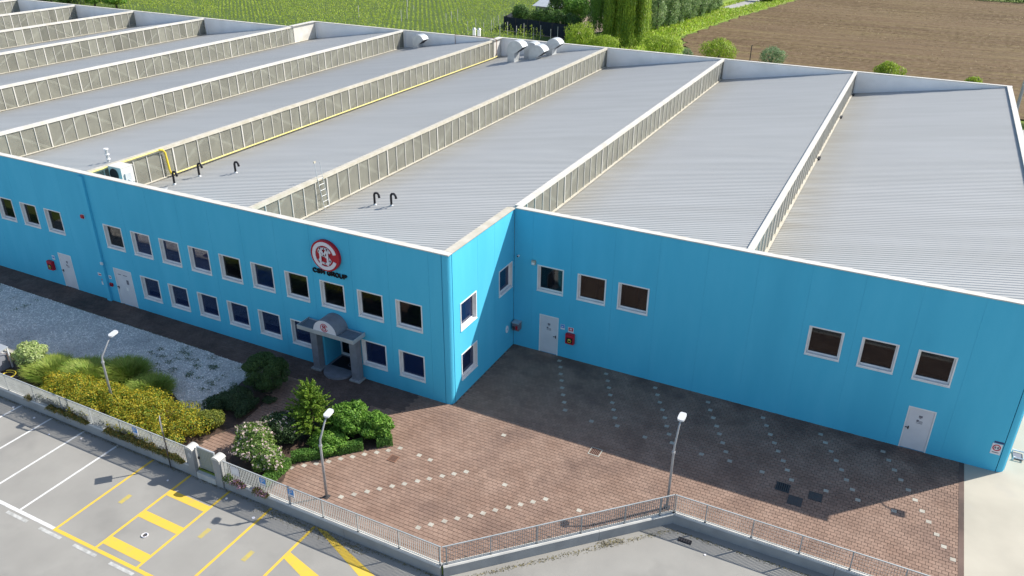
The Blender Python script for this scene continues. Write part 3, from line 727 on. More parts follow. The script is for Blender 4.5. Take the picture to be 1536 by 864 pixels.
for i in range(1, len(RX) - 1):
    glazing(i, RX[i], (P0 + TH + .06) if i < 3 else TH + .07, yb(RX[i] + 1), i in (1, 2, 3, 4, 5, 6))
# box gutter at the foot of the right-hand ridge with dark outlets
for x, ys in ((11.05, (27.0, 38.5, 46.6)),):
    for y in ys:
        mb = MB(); mb.box(x + .14, x + .30, y - .25, y + .35, ZV + .02, ZV + .16); mb.build('gutter_outlet', M['black'], B)
# inner white gusset where ridges meet the rear parapet (vertical downpipe-like strip)
for i in range(1, 8):
    x = RX[i]; y = yb(x + 1)
    mb = MB(); mb.box(x + .12, x + .30, y - .10, y - .005, ZV, H - .01); mb.build('corner_flashing', M['whiteparapet'], B)

# ---- doors
def door(F, s0, s1, z1, label, handle_s, double=False, prints=()):
    mb = MB(F); t = .05
    mb.box(s0, s0 + t, -.12, .012, 0.0, z1); mb.box(s1 - t, s1, -.12, .012, 0.0, z1); mb.box(s0 + t, s1 - t, -.12, .012, z1 - t, z1)
    d = mb.build('door', M['wframe'], B); d['label'] = label
    leaves = [(s0 + t + .004, s1 - t - .004)] if not double else [(s0 + t + .004, (s0 + s1) / 2 - .003), ((s0 + s1) / 2 + .003, s1 - t - .004)]
    for a, b in leaves:
        mb = MB(F); mb.box(a, b, -.06, -.012, 0.02, z1 - t - .004); mb.build('door_leaf', M['pvc'], d)
    mb = MB(F); mb.box(handle_s - .02, handle_s + .02, -.012, .01, .95, 1.10); mb.box(handle_s - .12, handle_s + .02, .01, .035, 1.03, 1.055); mb.build('handle', M['black'], d)
    for (a, b, c, e, m) in prints:
        mb = MB(F); mb.box(a, b, -.012, -.006, c, e); mb.build('print', M[m], d)
def emblem(s): return [(s - .07, s + .07, 1.62, 1.72, 'print'), (s - .035, s + .035, 1.57, 1.60, 'print'), (s - .12, s - .03, 1.40, 1.50, 'print'), (s - .02, s + .12, 1.43, 1.45, 'print'), (s - .02, s + .12, 1.38, 1.40, 'print'), (s - .12, s + .12, 1.33, 1.35, 'print')]
door(FB, *doorsB[0][:2], doorsB[0][3], 'white door beside the red hose cabinet', 2.36, prints=emblem(1.98))
door(FB, *doorsB[1][:2], doorsB[1][3], 'white door under the three right windows', 18.58, prints=emblem(18.93))
door(FA, *doorsA[0][:2], doorsA[0][3], 'white door beside the far left hose cabinet', -26.12, prints=emblem(-25.62))
door(FA, *doorsA[1][:2], doorsA[1][3], 'wide white door near the wall joint', -21.5, prints=[(-21.35, -21.12, 1.85, 1.89, 'print'), (-20.95, -20.65, 1.85, 1.89, 'print'), (-20.78, -20.6, 1.35, 1.62, 'print'), (-20.9, -20.75, 0.95, 1.15, 'wframe')])

# ---- entrance recess and portal
x0, x1, _, z1 = REC
mb = MB()   # recess walls
mb.add([(x0, TH, 0), (x0, 1.25, 0), (x0, 1.25, z1), (x0, TH, z1)], [(0, 1, 2, 3)])
mb.add([(x1, TH, 0), (x1, 1.25, 0), (x1, 1.25, z1), (x1, TH, z1)], [(3, 2, 1, 0)])
mb.add([(x0, TH, z1), (x1, TH, z1), (x1, 1.25, z1), (x0, 1.25, z1)], [(0, 1, 2, 3)])
mb.build('recess', M['blue'], B, fixn=False)
mb = MB(); mb.box(x0, x1, 0.0, 1.25, 0.0, 0.10); mb.build('threshold', M['portal'], B)
mb = MB()
for a, b in ((x0, x0 + .07), (x0 + .55, x0 + .63), (x1 - .07, x1)): mb.box(a, b, 1.16, 1.24, 0.11, z1)
for a, b in ((0.11, .24), (z1 - .1, z1)): mb.box(x0 + .07, x0 + .55, 1.16, 1.24, a, b); mb.box(x0 + .63, x1 - .07, 1.16, 1.24, a, b)
ed = mb.build('entrance_door', M['wframe'], B)
mb = MB(); mb.box(x0 + .07, x0 + .55, 1.19, 1.20, .24, z1 - .1); mb.build('pane', M['glass_dark'], ed)
mb = MB(); mb.box(x0 + .63, x1 - .07, 1.19, 1.20, .24, z1 - .1); mb.build('pane', M['glass_dark'], ed)
mb = MB(); mb.box(x0 - .3, x1 + .3, 1.30, 4.0, 0.0, 0.02); mb.add([(x0 - .3, 4.0, 0), (x1 + .3, 4.0, 0), (x1 + .3, 4.0, 3), (x0 - .3, 4.0, 3)], [(0, 1, 2, 3)]); mb.build('lobby', M['room'], B)
t = thing('door_mat', 'black entrance mat with a faint round emblem inside the portal', 'mat', (-6.25, .55, 0.104))
mb = MB(); mb.box(-.72, .78, -.42, .5, 0, .012); mb.build('mat_sheet', M['black'], t)
mb = MB(); mb.tube([(0.2 + .18 * math.cos(a), .02 + .18 * math.sin(a), .013) for a in np.linspace(0, 6.28, 20)], 0.012, 4); mb.build('emblem', M['print'], t)
t = thing('entrance_portal', 'grey entrance portal with flat canopy, barrel arch and two square columns', 'portal', (-6.27, 0, 0))
mb = MB(); n = 14
top = [(-0.03 + .80 * math.cos(a), -0.02 - .80 * math.sin(a)) for a in np.linspace(0, math.pi, n)]
mb.prism([(x, y, 0.0) for x, y in top], (0, 0, .11)); mb.build('step', M['portal'], t)
for sx in (-1.13, 1.17):
    mb = MB(); mb.box(sx - .19, sx + .19, -.42, -.03, .08, 2.44); mb.build('column', M['portal'], t)
    mb = MB(); mb.box(sx - .30, sx + .30, -.52, -.004, 0.0, .08); mb.build('plinth', M['concrete'], t)
mb = MB(); mb.box(-1.60, 1.62, -.88, -.004, 2.44, 2.54); mb.build('canopy_slab', M['portal'], t)
mb = MB(); mb.box(-1.63, 1.65, -.91, -.882, 2.42, 2.63); mb.box(-1.63, -1.602, -.88, -.004, 2.42, 2.63); mb.box(1.622, 1.65, -.88, -.004, 2.42, 2.63)
for sx in (-1.13, 1.17): mb.box(sx - .45 if sx < 0 else sx - .50, sx + .50 if sx < 0 else sx + .45, -.10, -.06, 2.55, 2.60)
mb.build('canopy_rim', M['galv'], t)
# corrugated decks both sides
mb = MB()
for a, b in ((-1.58, -.74), (.74, 1.60)):
    k = a
    while k < b - .06: mb.box(k, k + .05, -.86, -.03, 2.541, 2.56); k += .10
mb.build('canopy_ribs', M['portal'], t)
R_ = 0.68; zc = 2.56
arc = [(R_ * math.cos(a), zc + R_ * .98 * math.sin(a)) for a in np.linspace(0, math.pi, 22)]
mb = MB(); mb.prism([(x, -.86, z) for x, z in arc], (0, .85, 0)); mb.build('barrel_arch', M['portal'], t)
mb = MB(); mb.prism([(x * .97, -.885, zc + .01 + (z - zc) * .965) for x, z in arc], (0, .022, 0)); fr_ = mb.build('arch_front', M['logo_white'], t)
def thick_arc(mb, cx, cz, r, w, a0, a1, n, y, d, F=None):
    a = np.linspace(a0, a1, n)
    for i in range(n - 1):
        q = [(cx + (r + s * w / 2) * math.cos(t_), y, cz + (r + s * w / 2) * math.sin(t_)) for t_, s in ((a[i], -1), (a[i], 1), (a[i + 1], 1), (a[i + 1], -1))]
        mb.prism(q, (0, d, 0))
def stroke(mb, pts, w, y, d):
    for (x0, z0), (x1, z1) in zip(pts[:-1], pts[1:]):
        v = Vector((x1 - x0, z1 - z0)).normalized(); n_ = Vector((-v.y, v.x)) * w / 2; v = v * w * .3
        mb.prism([(x0 - n_.x - v.x, y, z0 - n_.y - v.y), (x1 - n_.x + v.x, y, z1 - n_.y + v.y), (x1 + n_.x + v.x, y, z1 + n_.y + v.y), (x0 + n_.x - v.x, y, z0 + n_.y - v.y)], (0, d, 0))
def s_pts(cx, cz, w, h):
    return [(cx + w * .5 * x, cz + h * .5 * z) for x, z in ((.85, .55), (.6, .88), (.0, 1.0), (-.65, .85), (-.9, .5), (-.6, .15), (.0, 0), (.65, -.2), (.9, -.52), (.6, -.88), (0, -1), (-.6, -.88), (-.85, -.55))]
def m_pts(cx, cz, w, h):
    return [(cx - w / 2, cz - h / 2), (cx - w / 2, cz + h / 2), (cx, cz + h * .05), (cx + w / 2, cz + h / 2), (cx + w / 2, cz - h / 2)]
mb = MB(); thick_arc(mb, 0, zc + .30, .2, .035, .35, 2 * math.pi - .35, 20, -.886, -.006)
stroke(mb, s_pts(0, zc + .30, .24, .26), .028, -.886, -.006); stroke(mb, m_pts(0, zc + .30, .13, .26), .028, -.893, -.006); mb.build('emblem', M['sred'], fr_)

# ---- company sign
t = thing('logo_sign', 'round red sign with white C ring around interlaced M and S letters', 'sign', (-6.40, 0, 6.20), 'company sign')
mb = MB(); n = 40
mb.prism([(.80 * math.cos(a), -.16, .76 * math.sin(a)) for a in np.linspace(0, 2 * math.pi, n, endpoint=False)], (0, .155, 0)); mb.build('disc', M['red'], t)
mb = MB(); thick_arc(mb, 0, 0, .60, .17, .28, 2 * math.pi - .36, 34, -.162, -.03); mb.build('letter_c', M['logo_white'], t)
mb = MB(); stroke(mb, s_pts(0.0, 0, .72, .76), .095, -.162, -.03); mb.build('letter_s', M['logo_white'], t)
mb = MB(); stroke(mb, m_pts(0.0, 0, .40, .80), .085, -.205, -.035); mb.build('letter_m', M['logo_white'], t)
t2 = thing('company_lettering', 'black raised capitals reading CSM GROUP under the round red sign', 'sign', (-6.35, 0, 5.28), 'company sign')
def letters(txt, t, x, cap_h, w, gap, m, F, z=0.0, th=.06, d=.05, y=-.06, sk=1.0):
    G = {
     'C': [[(.95, .8), (.7, 1), (.3, 1), (.05, .75), (.05, .25), (.3, 0), (.7, 0), (.95, .2)]],
     'S': [[(.92, .82), (.7, 1), (.3, 1), (.07, .78), (.3, .53), (.7, .47), (.93, .22), (.7, 0), (.3, 0), (.06, .18)]],
     'M': [[(.05, 0), (.05, 1), (.5, .35), (.95, 1), (.95, 0)]],
     'G': [[(.93, .8), (.7, 1), (.3, 1), (.05, .75), (.05, .25), (.3, 0), (.75, 0), (.95, .18), (.95, .45), (.6, .45)]],
     'R': [[(.08, 0), (.08, 1), (.7, 1), (.93, .78), (.7, .5), (.08, .5)], [(.5, .5), (.95, 0)]],
     'O': [[(.3, 0), (.05, .25), (.05, .75), (.3, 1), (.7, 1), (.95, .75), (.95, .25), (.7, 0), (.3, 0)]],
     'U': [[(.07, 1), (.07, .25), (.3, 0), (.7, 0), (.93, .25), (.93, 1)]],
     'P': [[(.08, 0), (.08, 1), (.7, 1), (.94, .77), (.7, .5), (.08, .5)]]}
    for ch in txt:
        if ch == ' ': x += w * .7; continue
        mb = MB(F)
        for s in G[ch]:
            stroke(mb, [(x + a * w, z + b * cap_h) for a, b in s], th, y, d)
        mb.build('letter_' + ch.lower(), m, t); x += w + gap
letters('CSM GROUP', t2, -.93, .19, .185, .045, M['black'], None, z=-.09, th=.052, d=.05)

# ---- small fittings on the walls
def fixture(name, label, cat, F, parts, group=None):
    t = thing(name, label, cat, F(parts[0][1], 0, parts[0][5]), group)
    L0 = Vector(t.location)
    for p in parts:
        n_, a, b, c, d, e, f, m = p
        mb = MB(lambda s, dd, z: tuple(Vector(F(s, dd, z)) - L0)); mb.box(a, b, c, d, e, f); mb.build(n_, M[m], t)
    return t
def cabinet(F, s, z, label):
    t = fixture('hose_cabinet', label, 'hose cabinet', F, [('case', s, s + .44, .004, .18, z, z + .55, 'red'), ('window', s + .06, s + .38, .181, .187, z + .08, z + .36, 'black'), ('header', s + .04, s + .40, .181, .186, z + .42, z + .50, 'sred'), ('lock', s + .17, s + .25, .19, .20, z + .22, z + .30, 'cream_yellow')])
    L0 = Vector(t.location)
    mb = MB(lambda a, d, zz: tuple(Vector(F(a, d, zz)) - L0)); mb.tube([(s + .22 + .09 * math.cos(a), .192, z + .2 + .09 * math.sin(a)) for a in np.linspace(0, 6.28, 14)], .014, 5); mb.build('hose_reel', M['yellow'], t)
cabinet(FB, 2.96, 0.93, 'red fire hose cabinet beside the door in the inner corner')
cabinet(FA, -27.25, 0.93, 'red fire hose cabinet on the far left wall beside a door')
fixture('hydrant_sign', 'small fire hose sign with red ring above the corner cabinet', 'sign', FB, [('plate', 3.02, 3.32, .004, .012, 1.52, 1.80, 'logo_white'), ('print', 3.05, 3.29, .0125, .015, 1.60, 1.78, 'sred'), ('symbol', 3.11, 3.23, .0155, .018, 1.65, 1.74, 'logo_white')])
fixture('blue_sign', 'small blue sign with white base right of the corner door', 'sign', FB, [('plate', 2.62, 2.84, .004, .012, 1.58, 1.86, 'logo_white'), ('print', 2.63, 2.83, .0125, .015, 1.67, 1.85, 'sblue'), ('symbol', 2.68, 2.76, .0155, .018, 1.72, 1.76, 'logo_white')])
fixture('hydrant_sign', 'small white sign above the far left hose cabinet', 'sign', FA, [('plate', -26.85, -26.62, .004, .012, 1.60, 1.86, 'logo_white'), ('print', -26.82, -26.65, .0125, .015, 1.68, 1.8, 'sblue')])
fixture('alarm_sounder', 'small red alarm sounder high on the far left wall', 'alarm', FA, [('case', -23.22, -23.02, .004, .10, 4.86, 5.06, 'red'), ('base', -23.24, -23.0, .003, .02, 4.84, 5.08, 'wframe')])
fixture('name_plate', 'white sign with red lettering left of the wall joint', 'sign', FA, [('plate', -23.05, -22.64, .004, .014, 1.42, 1.60, 'logo_white'), ('print', -23.0, -22.7, .0145, .017, 1.47, 1.53, 'sred')])
fixture('junction_box', 'white junction box on the wall joint above the small signs', 'box', FA, [('case', -22.36, -22.2, .131, .2, 2.3, 2.45, 'wframe'), ('lid', -22.35, -22.21, .2, .21, 2.31, 2.44, 'pvc')])
fixture('hydrant_sign', 'small square white sign right of the wall joint', 'sign', FA, [('plate', -22.16, -21.95, .004, .012, 1.42, 1.62, 'logo_white'), ('print', -22.12, -21.99, .0125, .015, 1.48, 1.56, 'print')])
fixture('call_point', 'red call point under the square white sign by the wide door', 'alarm', FA, [('case', -22.14, -21.94, .004, .09, .98, 1.17, 'red'), ('glass', -22.09, -21.99, .0901, .095, 1.03, 1.12, 'black')])
fixture('gas_valve_box', 'small red and white tag left of the wall joint low down', 'tag', FA, [('plate', -22.85, -22.68, .004, .012, 1.15, 1.25, 'sred'), ('box', -22.82, -22.70, .004, .07, .92, 1.1, 'wframe')])
fixture('no_parking_sign', 'white plate with red ring sign at the right end of the blue wall', 'sign', FB, [('plate', 21.66, 22.02, .004, .014, .82, 1.33, 'logo_white'), ('header', 21.70, 22.04, .004, .012, 1.36, 1.44, 'navy'), ('text', 21.72, 21.96, .0145, .016, .89, .93, 'print')])
o_ = bpy.data.objects['no_parking_sign']; mb = MB(); 
c0 = Vector(FB(21.84, .016, 1.14)) - Vector(o_.location)
mb.tube([(c0.x + .13 * math.cos(a), c0.y, c0.z + .13 * math.sin(a)) for a in np.linspace(0, 6.283, 24)], .022, 5); mb.build('ring', M['sred'], o_)
mb = MB(); mb.box(c0.x - .08, c0.x - .02, c0.y - .008, c0.y - .002, c0.z - .05, c0.z + .05); mb.box(c0.x + .02, c0.x + .08, c0.y - .008, c0.y - .002, c0.z - .05, c0.z + .05); mb.build('symbol', M['print'], o_)
# meter box in the inner corner, wall lamp, camera, round vent
t = fixture('meter_box', 'small grey electrical box with sockets in the inner corner', 'box', FB, [('case', .10, .46, .004, .34, 1.02, 1.45, 'print'), ('cover', .08, .48, .002, .40, 1.451, 1.48, 'galv'), ('socket', .14, .25, .341, .39, 1.08, 1.25, 'dark'), ('socket', .3, .4, .341, .38, 1.1, 1.3, 'red')])
fixture('wall_light', 'small cream wall light above the door by the inner corner', 'light', FB, [('case', 1.0, 1.19, .004, .13, 4.80, 5.02, 'cream'), ('lens', 1.02, 1.17, .131, .15, 4.82, 4.93, 'wframe')])
fixture('camera', 'tiny white camera high in the inner corner', 'camera', FB, [('body', .22, .30, .004, .14, 5.05, 5.13, 'wframe'), ('lens', .23, .29, .141, .16, 5.06, 5.12, 'black')])
t = thing('wall_disc', 'pale oval cover on the side wall beside the grey electrical box', 'cover', (0.004, 5.45, 1.25))
mb = MB(); mb.prism([(0.0, .13 * math.cos(a), .2 * math.sin(a)) for a in np.linspace(0, 6.283, 16, endpoint=False)], (.03, 0, 0)); mb.build('cover', M['whiteparapet'], t)
mb = MB(); mb.box(.031, .036, -.03, .03, -.05, .05); mb.build('label_plate', M['sblue'], t)
t = thing('floodlight', 'floodlight on a short arm high on the right corner of the factory', 'light', (22.42, P0 + .35, 5.45))
mb = MB(); mb.tube([(0, 0, 0), (.35, -.1, .12), (.62, -.25, .1)], .03, 8); mb.build('arm', M['lamp'], t)
mb = MB(); mb.box(.5, .95, -.5, -.15, .0, .10); mb.build('head', M['lamphead'], t)

# ================================================================== ROOF FITTINGS
def gooseneck(x, y, h, label):
    z = roof_z(x) + .02
    t = thing('vent_pipe', label, 'vent pipe', (x, y, z), 'black gooseneck vent pipes on the roof')
    mb = MB(); r = .062
    pts = [(0, 0, -.05), (0, 0, h - .18)] + [(.15 - .15 * math.cos(a), 0, h - .18 + .16 * math.sin(a)) for a in np.linspace(.3, math.pi * .95, 7)] + [(.31, 0, h - .26)]
    mb.tube(pts, [r] * (len(pts) - 1) + [r * 1.1], 10); mb.build('pipe', M['black'], t, smooth=True)
    mb = MB(); mb.tube([(0, 0, -.02), (0, 0, .07)], [r * 1.9, r * 1.1], 10); mb.build('flashing', M['galv'], t)
gooseneck(-20.2, 3.9, .78, 'black gooseneck pipe nearest the air conditioner, at the foot of the yellow pipe')
gooseneck(-19.95, 5.5, .80, 'black gooseneck pipe, middle of the three by the yellow pipe')
gooseneck(-17.84, 6.25, .68, 'black gooseneck pipe, right of the three by the yellow pipe')
gooseneck(-8.25, 6.3, .70, 'left one of the two black gooseneck pipes near the front corner')
gooseneck(-7.12, 6.2, .70, 'right one of the two black gooseneck pipes near the front corner')
t = thing('air_conditioner', 'white air conditioner with black round fan behind the front parapet', 'air conditioner', (-21.95, 1.3, 6.72))
mb = MB(); mb.box(0, .98, 0, .75, 0, .88); mb.build('casing', M['concretetop'], t)
mb = MB(); mb.prism([(.40 + .33 * math.cos(a), -.03, .45 + .35 * math.sin(a)) for a in np.linspace(0, 6.283, 22, endpoint=False)], (0, .028, 0)); mb.build('fan_grille', M['black'], t)
mb = MB(); mb.box(-.02, 1.0, -.02, .77, .881, .91); mb.build('lid', M['concretetop'], t)
mb = MB(); mb.box(.981, 1.06, .15, .5, .15, .55); mb.tube([(1.05, .3, .2), (1.25, .35, .1), (1.35, .4, -.5)], .03, 6); mb.build('connection_box', M['galv'], t)
mb = MB(); mb.box(.05, .1, 0, .75, -.75, 0); mb.box(.88, .93, 0, .75, -.6, 0); mb.build('stand', M['galv'], t)
t = thing('cable_tray', 'flat grey cable tray lying on the roof beside the air conditioner', 'tray', (-20.85, 1.2, 0))
mb = MB(); zz = roof_z(-20.6)
mb.add([(0, 0, 6.05), (1.6, .9, roof_z(-19.2) + .12), (1.4, 1.6, roof_z(-19.4) + .12), (-.2, .8, 6.05), (0, 0, 6.15), (1.6, .9, roof_z(-19.2) + .2), (1.4, 1.6, roof_z(-19.4) + .2), (-.2, .8, 6.15)], [(0, 1, 2, 3), (4, 5, 6, 7), (0, 1, 5, 4), (1, 2, 6, 5), (2, 3, 7, 6), (3, 0, 4, 7)]); mb.build('tray_cover', M['galv'], t)
mb = MB(); mb.tube([(.2, -.1, 6.3), (1.9, .2, roof_z(-19) + .2), (2.3, 1.2, roof_z(-18.6) + .1)], .04, 6); mb.build('cable_pipe', M['wframe'], t)
t = thing('roof_chimney', 'short pale flue with rings standing on the roof near the front parapet', 'flue', (-23.45, 2.5, roof_z(-23.45)))
mb = MB(); mb.tube([(0, 0, -.1), (0, 0, .75)], .07, 10); mb.build('flue', M['galv'], t)
for z in (.15, .42, .72): mb = MB(); mb.tube([(0, 0, z), (0, 0, z + .06)], .12, 10); mb.build('ring', M['wframe'], t)
# gas pipe along ridge four
t = thing('gas_pipe', 'long yellow gas pipe along the foot of the skylight ridge, rising over the cap', 'pipe', (-22.3, 0, 0))
mb = MB(); mb.tube([(.32, 5.3, ZV + .22), (.34, 25, ZV + .22), (.34, 45.5, ZV + .22), (.34, 46.2, ZV + .26)], .045, 8); mb.build('low_run', M['cream_yellow'], t)
mb = MB(); mb.tube([(.32, 5.3, ZV + .22), (.24, 5.28, ZV + .5), (.22, 5.2, H - .22), (.22, 5.05, H - .02), (.20, 4.8, H + .02)], .062, 8); mb.build('riser', M['yellow'], t, smooth=True)
mb = MB(); mb.tube([(.20, 4.8, H + .02), (.19, 3.0, H + .0), (.19, .25, H + .0)], .05, 8); mb.build('high_run', M['cream_yellow'], t)
# ladder over ridge three
t = thing('roof_ladder', 'galvanised ladder leaning on the skylight ridge with two tall handrails', 'ladder', (-11.02, 5.1, 0))
for y in (0.0, .42):
    mb = MB(); mb.tube([(.42, y, ZV + .1), (.12, y - .02, H + .1), (.05, y - .03, H + .85)], .015, 6); mb.build('stile', M['galv'], t)
for k in range(6):
    mb = MB(); f = (k + .6) / 6; mb.tube([(.42 - .3 * f, 0, ZV + .1 + (H - ZV) * f), (.42 - .3 * f, .42, ZV + .1 + (H - ZV) * f)], .011, 5); mb.build('rung', M['galv'], t)
mb = MB(); mb.box(.0, .05, -.06, .09, H + .85, H + .96); mb.build('end_plate', M['cream'], t)
# gas-washer style elbows
def hood(x, y, base, R, depth, label, rot=0.0, a0=200, a1=22, z=None):
    z = roof_z(x) if z is None else z
    t = thing('vent_hood', label, 'vent hood', (x, y, z), 'galvanised vent hoods by the rear parapet'); t.rotation_euler = (0, 0, rot)
    mb = MB(); mb.box(-.95 * R, -.1 * R, -depth / 2 + .03, depth / 2 - .03, -.1, base + .1); mb.build('duct', M['galv'], t)
    a = np.linspace(rad(a0), rad(a1), 16)
    poly = [(R * math.cos(q), -depth / 2, base + R * .35 + R * math.sin(q)) for q in a] + [(R * .05, -depth / 2, base + R * .05)]
    mb = MB(); mb.prism(poly, (0, depth, 0)); mb.build('elbow', M['galv'], t)
    e = poly[-2]; i_ = poly[-1]
    d = Vector((e[0] - i_[0], 0, e[2] - i_[2])); nrm = Vector((d.z, 0, -d.x)).normalized() * .012
    q = [(i_[0] + d.x * .08 + nrm.x, -depth / 2 + .06, i_[2] + d.z * .08 + nrm.z), (i_[0] + d.x * .95 + nrm.x, -depth / 2 + .06, i_[2] + d.z * .95 + nrm.z)]
    q2 = [(p[0], depth / 2 - .06, p[2]) for p in q][::-1]
    mb = MB(); mb.prism(q + q2, tuple(nrm)); mb.build('opening', M['black'], t)
hood(-18.25, 43.3, .80, .84, 1.15, 'galvanised vent hood on a tall box duct, left of the cluster')
hood(-17.6, 45.3, .42, .76, 1.05, 'galvanised vent hood half hidden behind the front ones')
hood(-16.45, 44.2, .15, .84, 1.15, 'lowest galvanised vent hood with a wide curved back in the cluster')
hood(-15.7, 46.2, .50, .76, 1.05, 'galvanised vent hood nearest the rear parapet, right of the cluster')
hood(-30.5, 45.6, .35, .72, 1.0, 'single galvanised vent hood by the rear parapet left of the cluster')
t = thing('twin_flues', 'two short white flues rising behind the rear parapet', 'flues', (-25.2, 47.9, 0))
for dx in (-.28, .28):
    mb = MB(); mb.tube([(dx, 0, 4.5), (dx, 0, 8.05)], .17, 12); mb.build('flue', M['wframe'], t)
    mb = MB(); mb.tube([(dx, 0, 8.05), (dx, 0, 8.2)], [.22, .1], 12); mb.build('cowl', M['galv'], t)
t = thing('brown_pipe', 'thin brown pipe along the rear parapet top to the end panel', 'pipe', (-26.9, Y2 - .12, 0))
mb = MB(); mb.tube([(0, 0, 6.5), (0, 0, H + .12), (2.2, .05, H + .16), (4.5, -.3, H + .18), (4.95, -.45, H + .1), (4.98, -.45, ZV + .4)], .035, 6); mb.build('pipe', M['rust'], t)

# ================================================================== BOUNDARY WALL AND FENCES
WALL_T = 0.20
def wall_run(pts, name, label):
    """low concrete wall with coping; joints between the cast lengths"""
    (x0, y0), (x1, y1) = pts
    d = Vector((x1 - x0, y1 - y0)); L = d.length; d.normalize(); n_ = Vector((d.y, -d.x))  # outward (towards the road)
    F = lambda s, o, z: (x0 + d.x * s + n_.x * o, y0 + d.y * s + n_.y * o, z)
    t = thing(name, label, 'wall', (0, 0, 0))
    k = 0.0; step = 5.9
    while k < L - .01:
        k2 = min(k + step, L)
        mb = MB(F); mb.box(k + .006, k2 - .006, -.04, .16, ZR - .05, -0.03); mb.build('wall_block', M['concrete'], t)
        mb = MB(F); mb.add([(k + .004, -.045, -.03), (k2 - .004, -.045, -.03), (k2 - .004, .165, -.03), (k + .004, .165, -.03), (k + .004, -.045, .02), (k2 - .004, -.045, .02), (k2 - .004, .13, .02), (k + .004, .13, .02)],
                           [(0, 3, 2, 1), (4, 5, 6, 7), (0, 1, 5, 4), (1, 2, 6, 5), (2, 3, 7, 6), (3, 0, 4, 7)]); mb.build('coping', M['concretetop'], t)
        k = k2
    return F, L
def fence_run(F, L, label, posts, s0=0.0, s1=None, top=0.86, group='grating fences on the boundary wall'):
    s1 = L if s1 is None else s1
    t = thing('grating_fence', label, 'fence', (0, 0, 0), group)
    mb = MB(F); mb.box(s0, s1, .035, .075, top - .02, top + .012); mb.build('top_rail', M['fence'], t)
    mb = MB(F); mb.box(s0, s1, .045, .065, .06, .085); mb.build('bottom_rail', M['fence'], t)
    for k, s in enumerate(posts):
        mb = MB(F); mb.box(s - .016, s + .016, .03, .08, 0.0, top + .01); mb.build('post', M['fence'], t)
        mb = MB(F); mb.box(s - .035, s + .035, .02, .09, .018, .03); mb.build('foot', M['dark'], t)
    mb = MB(F); s = s0 + .04
    while s < s1:
        mb.box(s - .003, s + .003, .036, .074, .085, top - .02); s += .085
    o = mb.build('bars', M['fence'], t, fixn=False); o['kind'] = 'stuff'
    mb = MB(F)
    for z in (.22, .36, .50, .64, .76): mb.box(s0, s1, .052, .058, z, z + .006)
    mb.build('cross_wires', M['fence'], t)
    return t
GX0, GX1 = -7.38, -5.50
Fw, L = wall_run([(-33.0, -8.42), (GX0 - .01, -8.42)], 'boundary_wall', 'low grey boundary wall left of the garden gate')
fence_run(Fw, L, 'long pale grating fence on the wall left of the garden gate', [L - 1.9 * k - .15 for k in range(13)])
Fw, L = wall_run([(GX1 + .01, -8.42), (4.58, -8.42)], 'boundary_wall', 'low grey boundary wall between the gate and the sharp corner')
fence_run(Fw, L, 'pale grating fence between the gate and the sharp fence corner', [.06, 1.8, 3.29, 4.9, 6.5, 8.3, L - .05])
Fw, L = wall_run([(4.58, -8.42), (11.0, -2.1)], 'boundary_wall', 'low grey boundary wall running diagonally behind the lamp')
fence_run(Fw, L, 'see-through grating fence on the diagonal wall', [0.15, 1.75, 3.48, 5.2, 6.95, L - .6])
Fw, L = wall_run([(11.0, -2.1), (20.4, -2.1)], 'boundary_wall', 'low grey boundary wall at the lower right edge')
fence_run(Fw, L, 'grating fence on the lower right wall, seen over the sunlit pavers', [0.08, 1.25, 2.96, 4.65, 6.35, 8.05, L - .1])
t = thing('gate_post', 'dark capped post with yellow foot at the right end of the fence', 'post', (20.55, -2.1, -.1))
mb = MB(); mb.box(-.06, .06, -.06, .06, 0, 1.0); mb.build('shaft', M['dark'], t)
mb = MB(); mb.box(-.09, .16, -.09, .09, 1.0, 1.05); mb.build('cap', M['logo_white'], t)
fixture('fence_plate', 'white plate hung on the lower right fence near the frame edge', 'sign', lambda s, d, z: (s, -2.16 - d, z), [('plate', 19.55, 20.05, .004, .02, .40, .82, 'logo_white'), ('print', 19.62, 19.98, .0205, .024, .5, .72, 'print')])
# gate
t = thing('garden_gate', 'small glazed garden gate with pale metal frame between two pillars', 'gate', (-6.44, -8.40, -.12))
w_ = .47
mb = MB()
for a in ((-w_, -w_ + .05, 0.0, 1.16), (w_ - .05, w_, 0.0, 1.16)): mb.box(a[0], a[1], -.03, .03, a[2], a[3])
mb.box(-w_ + .05, w_ - .05, -.03, .03, 0.0, .06); mb.box(-w_ + .05, w_ - .05, -.03, .03, 1.1, 1.16); mb.build('frame', M['galv'], t)
mb = MB(); mb.box(-w_ + .05, w_ - .05, -.006, .006, .06, 1.1); mb.build('infill', glassmat('gate_mesh', (.75, .78, .75), dif=(.55, .6, .52), difmix=.5, rough=.3), t)
mb = MB(); mb.box(-w_ + .01, -w_ + .08, -.07, -.031, .55, .66); mb.build('lock', M['dark'], t)
mb = MB()
for k in range(9): mb.box(-w_ + .12 + .09 * k, -w_ + .126 + .09 * k, -.015, -.007, .06, 1.1)
mb.build('bars', M['galv'], t)
